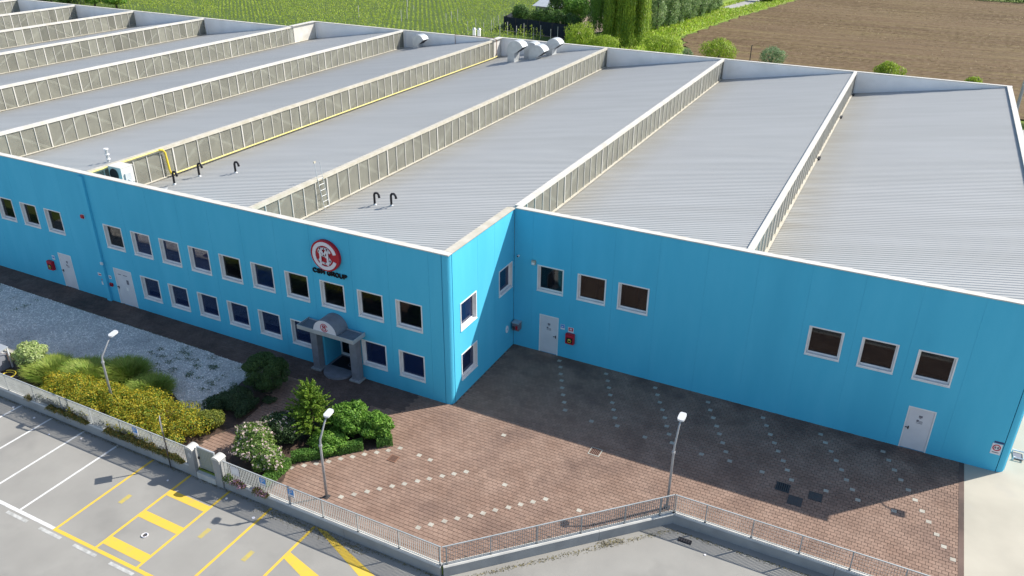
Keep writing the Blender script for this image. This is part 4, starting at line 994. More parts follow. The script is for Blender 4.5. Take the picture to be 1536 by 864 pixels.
for x, lab in ((-7.165, 'left pillar of the garden gate, with an oval name plate'), (-5.715, 'right pillar of the garden gate')):
    t = thing('gate_pillar', lab, 'pillar', (x, -8.42, ZR - .05), 'gate pillars')
    mb = MB(); mb.box(-.18, .18, -.2, .15, 0, 1.40); mb.build('shaft', M['concrete'], t)
    mb = MB(); mb.prism([(.21 * math.cos(a), -.22, 1.41 + .12 * math.sin(a)) for a in np.linspace(0, math.pi, 10)], (0, .39, 0)); mb.build('cap', M['concretetop'], t)
    if x < -7: mb = MB(); mb.prism([(.09 * math.cos(a), -.208, 1.12 + .13 * math.sin(a)) for a in np.linspace(0, 6.28, 14, endpoint=False)], (0, .007, 0)); mb.build('plate', M['galv'], t)
mb = MB(); mb.box(-6.95, -5.93, -8.62, -8.2, ZR, -.14); o = mb.build('gate_step', M['concretetop']); tag(o, 'concrete step under the garden gate', 'step')
# parking plates on the fence
def pplate(x, label):
    t = thing('parking_sign', label, 'sign', (x, -8.50, .42), 'blue parking signs on the fence')
    mb = MB(); mb.box(-.15, .15, -.012, 0, .02, .40); mb.build('plate', M['logo_white'], t)
    mb = MB(); mb.box(-.14, .14, -.018, -.0125, .14, .385); mb.build('panel', M['sblue'], t)
    mb = MB(); stroke(mb, [(-.06, .17), (-.06, .35), (.02, .35), (.065, .305), (.02, .26), (-.06, .26)], .028, -.0185, -.004); mb.build('letter_p', M['logo_white'], t)
    mb = MB(); mb.box(-.12, .12, -.016, -.0125, .04, .06); mb.build('text', M['print'], t)
pplate(-3.42, 'blue P parking sign on the fence nearer the gate pillar')
pplate(-2.03, 'blue P parking sign on the fence in front of the lamp post, right one')
pplate(-10.4, 'blue P parking sign on the fence left of the gate behind ledge plants')
t = thing('notice_panel', 'white square notice on the fence right of the gate pillar', 'sign', (-4.85, -8.50, .40))
mb = MB(); mb.box(-.22, .22, -.012, 0, 0, .40); mb.build('plate', M['logo_white'], t)
mb = MB(); mb.box(-.15, .15, -.016, -.0125, .1, .3); mb.build('print', M['whiteparapet'], t)
# post sign in front of the wall, panel seen edge on
t = thing('post_sign', 'square sign on a thin grey post by the wall, seen edge on', 'sign', (-8.42, -8.66, ZR), None)
mb = MB(); mb.tube([(0, 0, 0), (0, 0, 2.45)], .028, 8); mb.build('post', M['dark'], t)
t3 = MB(); d_ = Vector((.755, -.655, 0)); n_ = Vector((.655, .755, 0)) * .012
t3.prism([(-d_.x * .21 - n_.x, -d_.y * .21 - n_.y, 1.95), (d_.x * .21 - n_.x, d_.y * .21 - n_.y, 1.95), (d_.x * .21 - n_.x, d_.y * .21 - n_.y, 2.5), (-d_.x * .21 - n_.x, -d_.y * .21 - n_.y, 2.5)], (n_.x * 2, n_.y * 2, 0))
t3.build('panel', M['lamp'], t)

# ---- lamps
def lamp(x, y, hb, dx, dy, hh, label, r=.055):
    t = thing('lamp_post', label, 'street lamp', (x, y, 0), 'curved grey lamp posts')
    mb = MB(); pts = [(0, 0, -.03), (0, 0, hb - .25), (dx * .04, dy * .05, hb), (dx * .75, dy * .75, hb + (hh - hb) * .8), (dx, dy, hh)]
    mb.tube(pts, [r, r * .8, r * .72, r * .6, r * .55], 10); mb.build('pole', M['lamp'], t, smooth=True)
    mb = MB(); mb.tube([(0, 0, hb - .30), (0, 0, hb - .22)], r * 1.25, 10); mb.build('collar', M['lamp'], t)
    h = MB(); n = 16; ax = Vector((dx, dy, 0)).normalized(); sx = Vector((-ax.y, ax.x, 0))
    poly = []
    for i in range(n):
        a = 2 * math.pi * i / n; ca, sa = math.cos(a), math.sin(a)
        u_ = .20 * math.copysign(abs(ca) ** .5, ca) + .14; v_ = .135 * math.copysign(abs(sa) ** .5, sa)
        p = ax * u_ + sx * v_; poly.append((dx + p.x, dy + p.y, hh + .02 + u_ * .22))
    h.prism(poly, (0, 0, .07)); hd = h.build('head', M['lamphead'], t)
    g = MB(); g.prism([(dx + (p[0] - dx) * .8 + ax.x * .02, dy + (p[1] - dy) * .8 + ax.y * .02, p[2] - .012) for p in poly], (0, 0, .010)); g.build('lens', M['galv'], hd)
    b = MB(); b.box(-.12, .12, -.12, .12, -.02, .02); b.build('base_plate', M['dark'], t)
lamp(-13.42, -7.2, 2.7, .05, .62, 3.42, 'lamp post rising from the golden shrubs')
lamp(-1.21, -7.5, 2.72, 0.0, .50, 3.45, 'lamp post in front of the flower bed by the fence')
lamp(10.73, -2.02, 2.9, .02, .42, 3.80, 'lamp post by the inner corner of the right fence')
# ================================================================== PLANTING
Lf = {}
Lf['gold'] = leafmat('gold_leaf', (0.19, 0.21, 0.02), (0.08, 0.14, 0.015), (0.38, 0.30, 0.025), scale=1.6, frac=0.42)
Lf['goldgreen'] = leafmat('goldgreen_leaf', (0.10, 0.13, 0.02), (0.16, 0.18, 0.03), (0.24, 0.24, 0.04), scale=2, frac=0.2)
Lf['dark'] = leafmat('dark_leaf', (0.035, 0.07, 0.02), (0.055, 0.10, 0.03), (0.09, 0.14, 0.04), scale=2, frac=0.2)
Lf['juniper'] = leafmat('juniper_leaf', (0.035, 0.065, 0.028), (0.055, 0.085, 0.035), scale=2)
Lf['bright'] = leafmat('bright_leaf', (0.13, 0.22, 0.025), (0.08, 0.16, 0.02), (0.22, 0.30, 0.04), scale=2.2, frac=0.3)
Lf['laurel'] = leafmat('laurel_leaf', (0.07, 0.16, 0.02), (0.11, 0.22, 0.03), (0.2, 0.34, 0.06), scale=2, frac=0.25)
Lf['rose'] = leafmat('rose_leaf', (0.07, 0.13, 0.03), (0.12, 0.19, 0.04), (0.17, 0.24, 0.05), scale=2, frac=0.2)
Lf['rosedark'] = leafmat('rose_dark_leaf', (0.04, 0.07, 0.025), (0.06, 0.10, 0.035), scale=2)
Lf['petal'] = leafmat('rose_petal', (0.46, 0.40, 0.36), (0.44, 0.33, 0.31), scale=8, island=.12)
Lf['grass'] = leafmat('tuft_blade', (0.15, 0.23, 0.035), (0.21, 0.26, 0.05), (0.30, 0.33, 0.08), scale=1.5, frac=0.2)
Lf['varieg'] = leafmat('variegated_leaf', (0.32, 0.38, 0.15), (0.22, 0.30, 0.09), (0.45, 0.50, 0.24), scale=3, frac=0.35)
Lf['ledge'] = leafmat('ledge_leaf', (0.07, 0.09, 0.025), (0.11, 0.11, 0.03), (0.22, 0.14, 0.03), scale=3, frac=0.25)
Lf['hedge'] = leafmat('box_leaf', (0.05, 0.12, 0.02), (0.09, 0.18, 0.03), scale=3)
Lf['lime'] = leafmat('lime_leaf', (0.22, 0.30, 0.03), (0.14, 0.22, 0.022), (0.34, 0.42, 0.05), scale=.9, frac=0.25)
Lf['willow'] = leafmat('willow_leaf', (0.20, 0.28, 0.035), (0.11, 0.19, 0.028), (0.34, 0.42, 0.05), scale=.6, frac=0.25)
Lf['willowd'] = leafmat('willow_dark_leaf', (0.07, 0.14, 0.025), (0.11, 0.20, 0.03), scale=.6)
Lf['poplar'] = leafmat('poplar_leaf', (0.17, 0.25, 0.10), (0.12, 0.19, 0.07), (0.28, 0.35, 0.18), scale=.7, frac=0.25)
Lf['silver'] = leafmat('silver_leaf', (0.15, 0.22, 0.11), (0.10, 0.17, 0.07), (0.22, 0.29, 0.16), scale=1, frac=0.25)
Lf['treed'] = leafmat('dense_leaf', (0.04, 0.085, 0.02), (0.06, 0.12, 0.025), (0.10, 0.17, 0.035), scale=.8, frac=0.2)
Lf['vine'] = leafmat('vine_leaf', (0.29, 0.36, 0.04), (0.22, 0.30, 0.03), (0.42, 0.48, 0.08), scale=.5, frac=0.25)
Lf['vgrass'] = leafmat('verge_blade', (0.26, 0.36, 0.03), (0.19, 0.28, 0.025), (0.36, 0.38, 0.08), scale=.4, frac=0.2)
Lf['stubble'] = leafmat('field_stubble', (0.22, 0.17, 0.07), (0.16, 0.12, 0.05), (0.16, 0.18, 0.04), scale=.3, frac=0.12, trans=0)

# golden shrub bank: many lobes along the wall
def bank(name, label, cat, lob, n, size, m, base=(0, 0), inner=.2, asp=.5, zmin=.02, group=None):
    t = thing(name, label, cat, (base[0], base[1], 0), group)
    L_ = [(a - base[0], b - base[1], c, d, e, f) for a, b, c, d, e, f in lob]
    P, d = clumps(n, L_, zmin, inner)
    link('foliage', leafmesh('foliage', P, d, size, asp), m, t)
    mb = MB()
    for a, b, c, e1, e2, f in L_[::3]:
        mb.tube([(a, b, 0), (a + .05, b, c * .8 + .1)], .03, 5); mb.tube([(a, b, .1), (a + e1 * .5, b + e2 * .3, c + f * .4)], .018, 5)
    mb.build('stems', M['bark'], t)
    return t
lob = []
for k in range(130):
    u_ = rng.random(); x = -17.6 + 9.4 * u_
    yb_, yf = -6.35 - .25 * math.sin(u_ * 6), -8.12
    if u_ > .55: yb_ = -5.9
    if u_ > .85: yb_ = -6.3
    y = rng.uniform(yf, yb_); e = 1 - ((y - (yf + yb_) / 2) / (abs(yf - yb_) / 2 + .2)) ** 2
    h = (.40 + .42 * e) * (0.72 if u_ < .12 else 1.0); r = rng.uniform(.36, .60)
    lob.append((x, y, h * .70, r, r * .85, h * .42))
bank('golden_shrubs', 'large bank of golden yellow shrubs behind the left fence', 'shrub', lob, 80000, .042, Lf['gold'], (-13, -7.2))
# ornamental grass tufts
def tuft(cx, cy, rx, ry, h, n, label, m='grass'):
    t = thing('grass_tuft', label, 'ornamental grass', (cx, cy, 0), 'ornamental grass tufts behind the golden shrubs')
    a = rng.uniform(0, 2 * math.pi, n); q = np.sqrt(rng.random(n))
    bx, by = rx * q * np.cos(a) * .8, ry * q * np.sin(a) * .8
    ang = a + rng.normal(0, .6, n); lean = (.15 + .65 * q * rng.random(n)) * h; hh = h * rng.uniform(.55, 1.1, n) * (1 - .25 * q)
    wd = .017; px, py = -np.sin(ang) * wd, np.cos(ang) * wd
    V = np.zeros((n, 6, 3)); 
    for j, (f, l, wq) in enumerate(((0, 0, 1), (.6, .3, .8), (1, 1, .15))):
        x = bx + np.cos(ang) * lean * l; y = by + np.sin(ang) * lean * l; z = hh * f * (1 - .18 * l)
        V[:, 2 * j] = np.stack([x - px * wq, y - py * wq, z], 1); V[:, 2 * j + 1] = np.stack([x + px * wq, y + py * wq, z], 1)
    F = (np.arange(n)[:, None, None] * 6 + np.array([[0, 1, 3, 2], [2, 3, 5, 4]])[None]).reshape(-1, 4)
    link('blades', npmesh('blades', V.reshape(-1, 3), F), Lf[m], t)
    d = MB(); d.tube([(0, 0, 0), (0, 0, .12)], [rx * .6, rx * .3], 10); d.build('crown', M['soil'], t)
tuft(-18.3, -6.7, 1.3, .95, .85, 9000, 'wide olive grass tuft next to the pale variegated bush')
tuft(-16.4, -6.1, 1.35, .9, .95, 9000, 'grass tuft in the middle, behind the lamp in the golden shrubs')
tuft(-14.9, -5.2, 1.0, .7, 1.05, 7000, 'tallest darker grass tuft reaching toward the gravel', 'grass')
tuft(-12.9, -5.55, 1.05, .7, .85, 7000, 'grass tuft at the right end, beside the gravel')
shrub('variegated_bush', 'pale cream and green variegated bush at the far left', 'bush', (-20.1, -6.6, .55), (.95, .85, .62), 9000, .055, Lf['varieg'], k=12)
shrub('round_bush', 'large round dark green bush at the end of the gravel', 'bush', (-8.5, -2.75, .72), (1.28, 1.15, 1.02), 34000, .036, Lf['dark'], k=60, lr=(.16, .22), wob=.25)
shrub('juniper', 'spreading dark juniper behind the low bushes', 'bush', (-8.75, -4.55, .35), (.85, .8, .45), 12000, .035, Lf['juniper'], k=14, group='dark spreading junipers')
shrub('juniper', 'small dark juniper nearest the paved path', 'bush', (-8.05, -4.6, .22), (.5, .8, .34), 8000, .035, Lf['juniper'], k=10, group='dark spreading junipers')
shrub('juniper', 'dark juniper beside the large round bush', 'bush', (-9.25, -5.15, .28), (.7, .6, .38), 7000, .035, Lf['juniper'], k=10, group='dark spreading junipers')
shrub('low_bush', 'low olive green bush at the right end of the golden shrubs', 'bush', (-8.45, -6.25, .38), (.68, .60, .45), 11000, .035, Lf['goldgreen'], k=14)
shrub('creeper', 'tiny green plant on the paving right of the round bush', 'plant', (-7.55, -3.6, .12), (.38, .3, .16), 1500, .03, Lf['juniper'], k=5)
# bed by the gate
def flowers(nf, size, m):
    def f(t, P, d):
        k = (d[:, 2] > -.1) & (P[:, 2] > .25); Q = P[k]; D = d[k]; i = rng.choice(len(Q), min(nf, len(Q)), replace=False)
        C = Q[i] + D[i] * .03; C = np.repeat(C, 6, 0) + rng.normal(0, size * .8, (len(C) * 6, 3)); N_ = np.repeat(D[i], 6, 0)
        link('blossom', leafmesh('blossom', C, N_, size, .8, jit=.6), Lf[m], t)
    return f
shrub('rose_bush', 'rose bush full of pale blossoms right behind the fence by the gate', 'rose bush', (-5.3, -6.85, .66), (1.15, 1.0, .68), 18000, .045, Lf['rose'], k=14, extra=flowers(190, .042, 'petal'))
shrub('rose_bush', 'rose bush with pale blossoms at the clipped hedge end', 'rose bush', (-4.35, -7.3, .52), (.75, .8, .6), 10000, .045, Lf['rose'], k=9, extra=flowers(80, .042, 'petal'))
shrub('rose_bush', 'darker rose bush with scattered pink blossoms behind the others', 'rose bush', (-4.95, -5.5, .66), (1.12, .95, .70), 15000, .045, Lf['rosedark'], k=12, extra=flowers(90, .035, 'petal'))
def conifer():
    c = (-4.25, -4.55); t = thing('feathery_tree', 'small bright green feathery tree in the flower bed', 'tree', (*c, 0))
    C = []; D = []
    mbt = MB(); mbt.tube([(0, 0, 0), (.03, 0, 1.2), (0, .05, 2.3)], [.06, .045, .015], 8)
    for k in range(210):
        z = rng.uniform(.35, 2.35); a = rng.uniform(0, 2 * math.pi); r = 1.38 * (1 - (z / 2.85) ** 1.5) * rng.uniform(.45, 1.1)
        tip = np.array([r * math.cos(a), r * math.sin(a), z + rng.uniform(.05, .35)]); root = np.array([0, 0, z - .25])
        if k % 3 == 0: mbt.tube([tuple(root), tuple(tip * .8 + root * .2)], [.015, .006], 4)
        m = 130; f = rng.uniform(.35, 1.05, m)[:, None]; q = root + (tip - root) * f + rng.normal(0, .055, (m, 3)) * (1.25 - f)
        C.append(q); D.append(np.tile(unit((tip - root)[None])[0], (m, 1)))
    C = np.concatenate(C); D = np.concatenate(D)
    C = np.concatenate([C, np.stack([rng.normal(0, .03, 300), rng.normal(0, .03, 300), rng.uniform(2.1, 2.62, 300)], 1)]); D = np.concatenate([D, np.tile([0, 0, 1.0], (300, 1))])
    link('crown', leafmesh('crown', C, rng.normal(0, 1, C.shape) + [0, 0, .6], .042, .45, axis=D), Lf['bright'], t); mbt.build('trunk', M['bark'], t)
conifer()
shrub('laurel', 'tall green laurel bush to the right of the feathery tree', 'bush', (-2.95, -3.75, .68), (1.12, .95, .80), 16000, .08, Lf['laurel'], k=20, asp=.38, jit=.9, lr=(.18,.4), group='green laurels in the flower bed')
shrub('laurel', 'green laurel bush at the paved end of the bed', 'bush', (-1.85, -3.50, .52), (.95, .78, .62), 12000, .08, Lf['laurel'], k=18, asp=.38, jit=.9, lr=(.18,.4), group='green laurels in the flower bed')
shrub('laurel', 'low laurel between the rose and the clipped hedge', 'bush', (-3.0, -5.0, .36), (1.0, .75, .45), 8000, .055, Lf['laurel'], k=10, asp=.4, group='green laurels in the flower bed')
def hedge_row(pts, w_, h, n, label):
    t = thing('clipped_hedge', label, 'hedge', (pts[0][0], pts[0][1], 0), 'clipped box edging')
    C = []; N_ = []; b = Vector((*pts[0], 0))
    for (x0, y0), (x1, y1) in zip(pts[:-1], pts[1:]):
        d = Vector((x1 - x0, y1 - y0)); L_ = d.length; d.normalize(); s = rng.uniform(0, L_, n); o = rng.uniform(-w_ / 2, w_ / 2, n); z = rng.uniform(.02, h, n)
        f = rng.integers(0, 3, n); o = np.where(f == 0, -w_ / 2, np.where(f == 1, w_ / 2, o)); z = np.where(f == 2, h, z)
        o = o + rng.normal(0, .025, n); z = z + rng.normal(0, .02, n) + .03 * np.sin(s * 5)
        C.append(np.stack([x0 + d.x * s - d.y * o - b.x, y0 + d.y * s + d.x * o - b.y, z], 1))
        nn = np.zeros((n, 3)); nn[f == 2, 2] = 1; nn[f == 0] = (d.y, -d.x, .2); nn[f == 1] = (-d.y, d.x, .2); N_.append(nn)
    link('foliage', leafmesh('foliage', np.concatenate(C), np.concatenate(N_), .03, .6), Lf['hedge'], t)
    mb = MB()
    for (x0, y0), (x1, y1) in zip(pts[:-1], pts[1:]):
        for f in np.linspace(.05, .95, 8): mb.tube([(x0 + (x1 - x0) * f - b.x, y0 + (y1 - y0) * f - b.y, 0), (x0 + (x1 - x0) * f - b.x, y0 + (y1 - y0) * f - b.y, h * .8)], .02, 5)
    mb.build('stems', M['bark'], t)
hedge_row([(-3.85, -6.45), (-1.75, -4.4)], .34, .36, 9000, 'clipped low box hedge along the paved edge of the flower bed')
hedge_row([(-1.35, -4.0), (-.85, -3.55)], .34, .40, 3000, 'short clipped box piece at the tip of the flower bed')
hedge_row([(-3.72, -8.2), (-3.72, -6.75)], .24, .42, 5000, 'narrow clipped hedge strip between roses and pavers')
# ledge plants
def ledge(x0, x1, n, label, m='ledge', h=.28, fl=None, nf=0):
    t = thing('ledge_plants', label, 'plants', (x0, -8.55, 0), 'plants growing on the boundary wall')
    x = rng.uniform(0, x1 - x0, n); e = np.sin(np.pi * x / (x1 - x0)) ** .3; z = rng.uniform(-.16, 1, n) * h * e * (0.75 + .35 * np.sin(x * 7) * np.sin(x * 2.3 + 1)); y = rng.normal(0, .065, n)
    P = np.stack([x, y - .02, z + .03], 1); D = np.tile([0, -1, .8], (n, 1))
    link('foliage', leafmesh('foliage', P, D, .032, .5, jit=.8), Lf[m], t)
    if nf:
        i = rng.choice(n, nf); link('blossom', leafmesh('blossom', P[i] + [0, -.04, .03], D[i], .035, .8), fl, t)
    mb = MB(); [mb.tube([(q, 0, .0), (q + .05, -.02, h * .6)], .008, 4) for q in np.linspace(.1, x1 - x0 - .1, 6)]; mb.build('stems', M['bark'], t)
ledge(-16.1, -13.4, 4200, 'dark green plants on the wall ledge near the white parking lines')
ledge(-12.35, -7.65, 9000, 'long strip of dark green plants on the ledge left of the gate', h=.36)
ledge(-17.6, -17.25, 250, 'tiny plant on the far left wall ledge')
ledge(-5.45, -5.0, 700, 'small plant with white flowers against the right gate pillar', 'rose', .3, Lf['petal'], 60)
mauve = leafmat('mauve_petal', (.30, .14, .2), (.4, .25, .3), scale=8)
ledge(-5.0, -4.35, 800, 'purple leaved plant on the ledge right of the gate', 'ledge', .18, mauve, 200)
ledge(-3.95, -3.2, 1100, 'trailing plant with mauve flowers below the parking sign', 'ledge', .24, mauve, 130)
# far-left corner items
t = thing('lean_to', 'low grey sheet metal shelter behind the fence at the far left', 'shelter', (-21.6, -7.6, 0))
mb = MB(); mb.add([(-1.0, -.5, .95), (.95, -.5, .95), (.95, .55, 1.1), (-1.0, .55, 1.1), (-1.0, -.5, 1.0), (.95, -.5, 1.0), (.95, .55, 1.15), (-1.0, .55, 1.15)], [(0, 3, 2, 1), (4, 5, 6, 7), (0, 1, 5, 4), (1, 2, 6, 5), (2, 3, 7, 6), (3, 0, 4, 7)]); mb.build('roof', M['galv'], t)
for x in (-.9, .9):
    for y in (-.45, .5): mb = MB(); mb.box(x - .03, x + .03, y - .03, y + .03, 0, .96 + (.1 if y > 0 else 0)); mb.build('post', M['lamphead'], t)
mb = MB(); mb.box(-.8, .8, -.3, .45, 0, .7); mb.build('cabinet', M['portal'], t)
t = thing('garden_hose', 'yellow garden hose coil behind the fence by the variegated bush', 'hose', (-20.0, -7.75, .06))
mb = MB(); mb.tube([((.28 + .01 * a) * math.cos(a), (.22 + .01 * a) * math.sin(a), .03 + .012 * a) for a in np.linspace(0, 9, 36)], .022, 6); mb.build('coil', M['yellow'], t)
mb = MB(); mb.tube([(.4, 0, .1), (.6, .1, .06)], .035, 6); mb.build('nozzle', M['dark'], t)
mb = MB(); mb.box(-28, -21.3, -6.35, -6.1, -.03, .06); o = mb.build('garden_kerb', M['yard']); tag(o, kind='structure')
t = thing('white_rail', 'white bent guard rail beside the right side of the factory', 'rail', (22.75, 7.7, 0))
mb = MB(); mb.tube([(0, -.25, 0), (0, -.25, .12), (.38, -.25, .12), (.42, .3, .12), (0, .3, .12), (0, .3, 0)], .035, 6); mb.build('tube', M['logo_white'], t)
mb = MB(); mb.box(.0, .36, -.2, .25, .02, .05); mb.build('base', M['print'], t)

# ================================================================== BACKGROUND
# vineyard rows
def vineyard():
    rows = np.arange(78.0, 150, 2.6)
    post = MB(); post.tube([(0, 0, 0), (0, 0, 1.95)], .05, 5); pme = post.mesh('post'); pme.materials.append(M['concretetop'])
    for r_i, y in enumerate(rows):
        slope = .06
        xr = -36.5 if y < 91 else (-47.0 if y < 96 else (-47.5 - (y - 96) * .12))
        xs = np.arange(-165 if y > 60 else -90, xr, .92) + (r_i * 2.6 * -.30) % .92
        # keep what lies within view
        yy = y + slope * (xs + 60) * -.5
        ok = ~((xs > -62) & (yy > 96.0 + (xs + 62) * .55 - 0.2) & (yy < 99.6 + (xs + 62) * .55))
        xs = xs[ok]; yy = yy[ok]
        n = len(xs); k = 30
        hx = rng.uniform(1.25, 1.8, n)
        P = np.stack([np.repeat(xs, k) + rng.normal(0, .085, n * k), np.repeat(yy, k) + rng.normal(0, .10, n * k), np.repeat(hx, k) * rng.uniform(.12, 1.1, n * k)], 1)
        P = P[rng.random(len(P)) < np.repeat((rng.random(n) > .06), k)]
        t = thing('vine_row', {6: 'vine row ending in tall pale posts, just in front of the dark netting fence', 7: 'vine row with widely spaced posts level with the dark netting fence', 8: 'vine row with few posts, just behind the corner of the dark netting'}.get(r_i, 'row of young bright green vines in the vineyard behind the factory'), 'vine row', (0, 0, 0), 'vine rows in the vineyard')
        link('foliage', leafmesh('foliage', P, np.tile([.3, -.6, .5], (len(P), 1)), .11, .45, axis=[0, 0, 1.0], jit=.9), Lf['vine'], t)
        if 88 < y < 100:
            px = np.arange(xr - .3, -75, -9.1) if y > 91 else np.arange(xr + 1.8, -50, -2.9)
            for q in px:
                o = bpy.data.objects.new('post', pme); COL.objects.link(o); o.parent = t; o.location = (q, y + slope * (q + 60) * -.5, 0)
vineyard()
t = thing('vineyard_pole', 'tall pale pole standing among the vines', 'pole', (-74.7, 109.5, 0))
mb = MB(); mb.tube([(0, 0, 0), (0, 0, 4.2)], .09, 6); mb.build('shaft', M['concretetop'], t); mb = MB(); mb.box(-.3, .3, -.1, .1, 4.2, 4.9); mb.build('head', M['logo_white'], t)

def rbush(x, y, h, r, m, label, n=5000, size=.13, droop=True, cat='willow bush', group='young willow bushes behind the factory', seed=None):
    t = thing('willow_bush', label, cat, (x, y, 0), group)
    sph = lobes((0, 0, h * .5), (r, r, h * .5), 16, (.3, .5)) + [(0, 0, h * .5, r * .7, r * .7, h * .42)]
    P, d = clumps(n, sph, .05, .2)
    ax = np.stack([d[:, 0] * .6, d[:, 1] * .6, -0.9 * np.ones(len(d))], 1) if droop else None
    link('crown', leafmesh('crown', P, d, size, .32, axis=ax, jit=.6), Lf[m], t)
    trunk_mesh((0, 0, 0), h * .9, .12, r * .5).build('trunk', M['bark'], t)
rbush(-26.8, 80, 4.4, 2.5, 'lime', 'large lime green willow bush left of the weeping willow', 9000)
rbush(-22.8, 78.5, 3.5, 2.3, 'lime', 'lower lime green willow bush just under the weeping willow', 7000)
rbush(-15.2, 80, 4.0, 2.5, 'lime', 'lime green willow bush at the grass verge right of the weeping willow', 8000)
rbush(-7.7, 80, 4.05, 2.4, 'lime', 'round lime green willow bush in front of the brown field', 8000)
rbush(-1.1, 80, 3.7, 1.75, 'silver', 'silvery green bush in front of the brown field', 6000, .11, False)
rbush(-11.7, 80, 2.5, .9, 'silver', 'small silvery bush between two lime green bushes', 1800, .1, False)
rbush(12.45, 80, 3.05, 1.8, 'lime', 'lime green bush peeking over the parapet before the field', 6000)
rbush(21.5, 80, 2.15, 1.1, 'lime', 'tiny lime green bush top peeking over the right parapet', 2500)
rbush(28.0, 68.6, 1.3, 1.8, 'lime', 'low green bush beside the utility pole at the right edge', 3500)
def willow(x, y, h, r, m, label, strands, sz=.16, droopz=.2):
    t = thing('weeping_willow', label, 'willow', (x, y, 0), 'weeping willows')
    mb = MB(); mb.tube([(0, 0, 0), (.1, 0, h * .35), (0, .1, h * .7)], [.2, .16, .08], 8)
    for k in range(9):
        a = k * .7; mb.tube([(0, 0, h * .35), (math.cos(a) * r * .4, math.sin(a) * r * .4, h * .7), (math.cos(a) * r * .75, math.sin(a) * r * .75, h * .78)], [.13, .08, .03], 5)
    mb.build('trunk', M['bark'], t)
    C = []; A = []
    bun = [(2.4 * k + rng.uniform(-.3, .3), math.sqrt((k + .6) / 30)) for k in range(30)]
    for k in range(strands):
        ba, bq = bun[k % 30]; a = ba + rng.normal(0, .12); q = min(1.05, max(.05, bq + rng.normal(0, .05)))
        top = h * (1 - .38 * q ** 2) * rng.uniform(.9, 1.03); bot = max(.3, h * droopz * rng.uniform(.3, 1.6) * (0.7 + .5 * math.sin(ba * 3 + bq * 9)))
        x_, y_ = r * q * math.cos(a), r * q * math.sin(a); m_ = int((top - bot) / .22); z = np.linspace(top, bot, max(m_, 3))
        sw = rng.normal(0, .18, 2); f = (top - z) / h
        C.append(np.stack([x_ + math.cos(a) * .5 * f + sw[0] * f + rng.normal(0, .06, len(z)), y_ + math.sin(a) * .5 * f + sw[1] * f + rng.normal(0, .06, len(z)), z], 1))
    C = np.concatenate(C); D = unit(C * [1, 1, .05])
    link('crown', leafmesh('crown', C, D, sz, .3, axis=[0, 0, 1.0], jit=.7), Lf[m], t)
willow(-24.4, 92, 14.5, 3.3, 'willow', 'tall weeping willow with long hanging strands behind the factory', 1700)
willow(-29.2, 96, 12.5, 3.4, 'willowd', 'darker weeping willow at the left side of the tall one', 800)
def poplar(x, y, h, r, label, m='poplar', n=7500):
    t = thing('poplar_tree', label, 'tree', (x, y, 0), 'columnar grey green trees along the verge')
    sph = []
    for k in range(16):
        z = .4 + (h - .8) * (k + .5) / 16; rr = r * (math.sin(math.pi * min(.95, .14 + .8 * (k + .5) / 16)) ** .5); a = rng.uniform(0, 6.28)
        sph.append((math.cos(a) * r * .32, math.sin(a) * r * .32, z, rr * .8, rr * .8, h * .085))
    P, d = clumps(n, sph, .1, .2)
    link('crown', leafmesh('crown', P, d, .16, .4, axis=[0, 0, 1.0], jit=.6), Lf[m], t)
    mb = MB(); mb.tube([(0, 0, 0), (0, 0, h * .8)], [.2, .05], 6); [mb.tube([(0, 0, h * q), (math.cos(q * 40) * r * .6, math.sin(q * 40) * r * .6, h * q + 1.2)], [.07, .02], 4) for q in np.linspace(.15, .7, 6)]; mb.build('trunk', M['bark'], t)
pp = [(-25.9, 102.6, 9.5, 1.75), (-24.3, 106.8, 9.8, 1.75), (-23.6, 111.2, 9.2, 1.6), (-23.0, 115.6, 9.6, 1.7), (-22.6, 120.2, 9.0, 1.6), (-22.0, 125, 9.2, 1.65), (-21.6, 130, 8.0, 1.6), (-21.4, 135, 6.5, 1.5)]
pl = ['columnar tree nearest the weeping willow', 'second columnar tree from the weeping willow', 'third columnar tree, slim, along the verge', 'fourth columnar tree along the verge', 'fifth columnar tree along the verge', 'sixth columnar tree along the verge', 'seventh columnar tree, shorter, toward the track', 'last and shortest columnar tree, beside the track']
for (x, y, h, r), l in zip(pp, pl): poplar(x, y, h, r, l, m='poplar')
def tree(x, y, h, r, label, m='treed', n=9000, group='dense trees around the garden plot', size=.17):
    t = thing('dense_tree', label, 'tree', (x, y, 0), group)
    sph = lobes((0, 0, h * .58), (r, r, h * .42), 22, (.28, .45), flat=False) + [(0, 0, h * .55, r * .6, r * .6, h * .33)]
    P, d = clumps(n, sph, .2, .2)
    link('crown', leafmesh('crown', P, d, size, .5), Lf[m], t)
    trunk_mesh((0, 0, 0), h * .8, .2, r * .5).build('trunk', M['bark'], t)
tree(-39.8, 104, 6.2, 2.6, 'dense dark tree in front of the grey garden shed')
tree(-36.2, 101, 5.2, 2.2, 'mid green tree right of the grey shed roof', 'laurel')
tree(-41.5, 122, 7.5, 3.0, 'tree behind the garden shed at the top of the frame')
tree(-49.5, 131, 6.5, 3.0, 'dark tree left behind the garden shed')
tree(-34.5, 123, 8, 3.2, 'dark tree between the garden hut and the willow')
tree(-29, 118, 9, 3.2, 'dark tree behind the two weeping willows')
tree(-45.5, 133, 7, 3.0, 'green tree at the back of the garden plot', 'laurel')
tree(-38.5, 131, 8, 3.3, 'second green tree at the back of the garden plot', 'laurel')
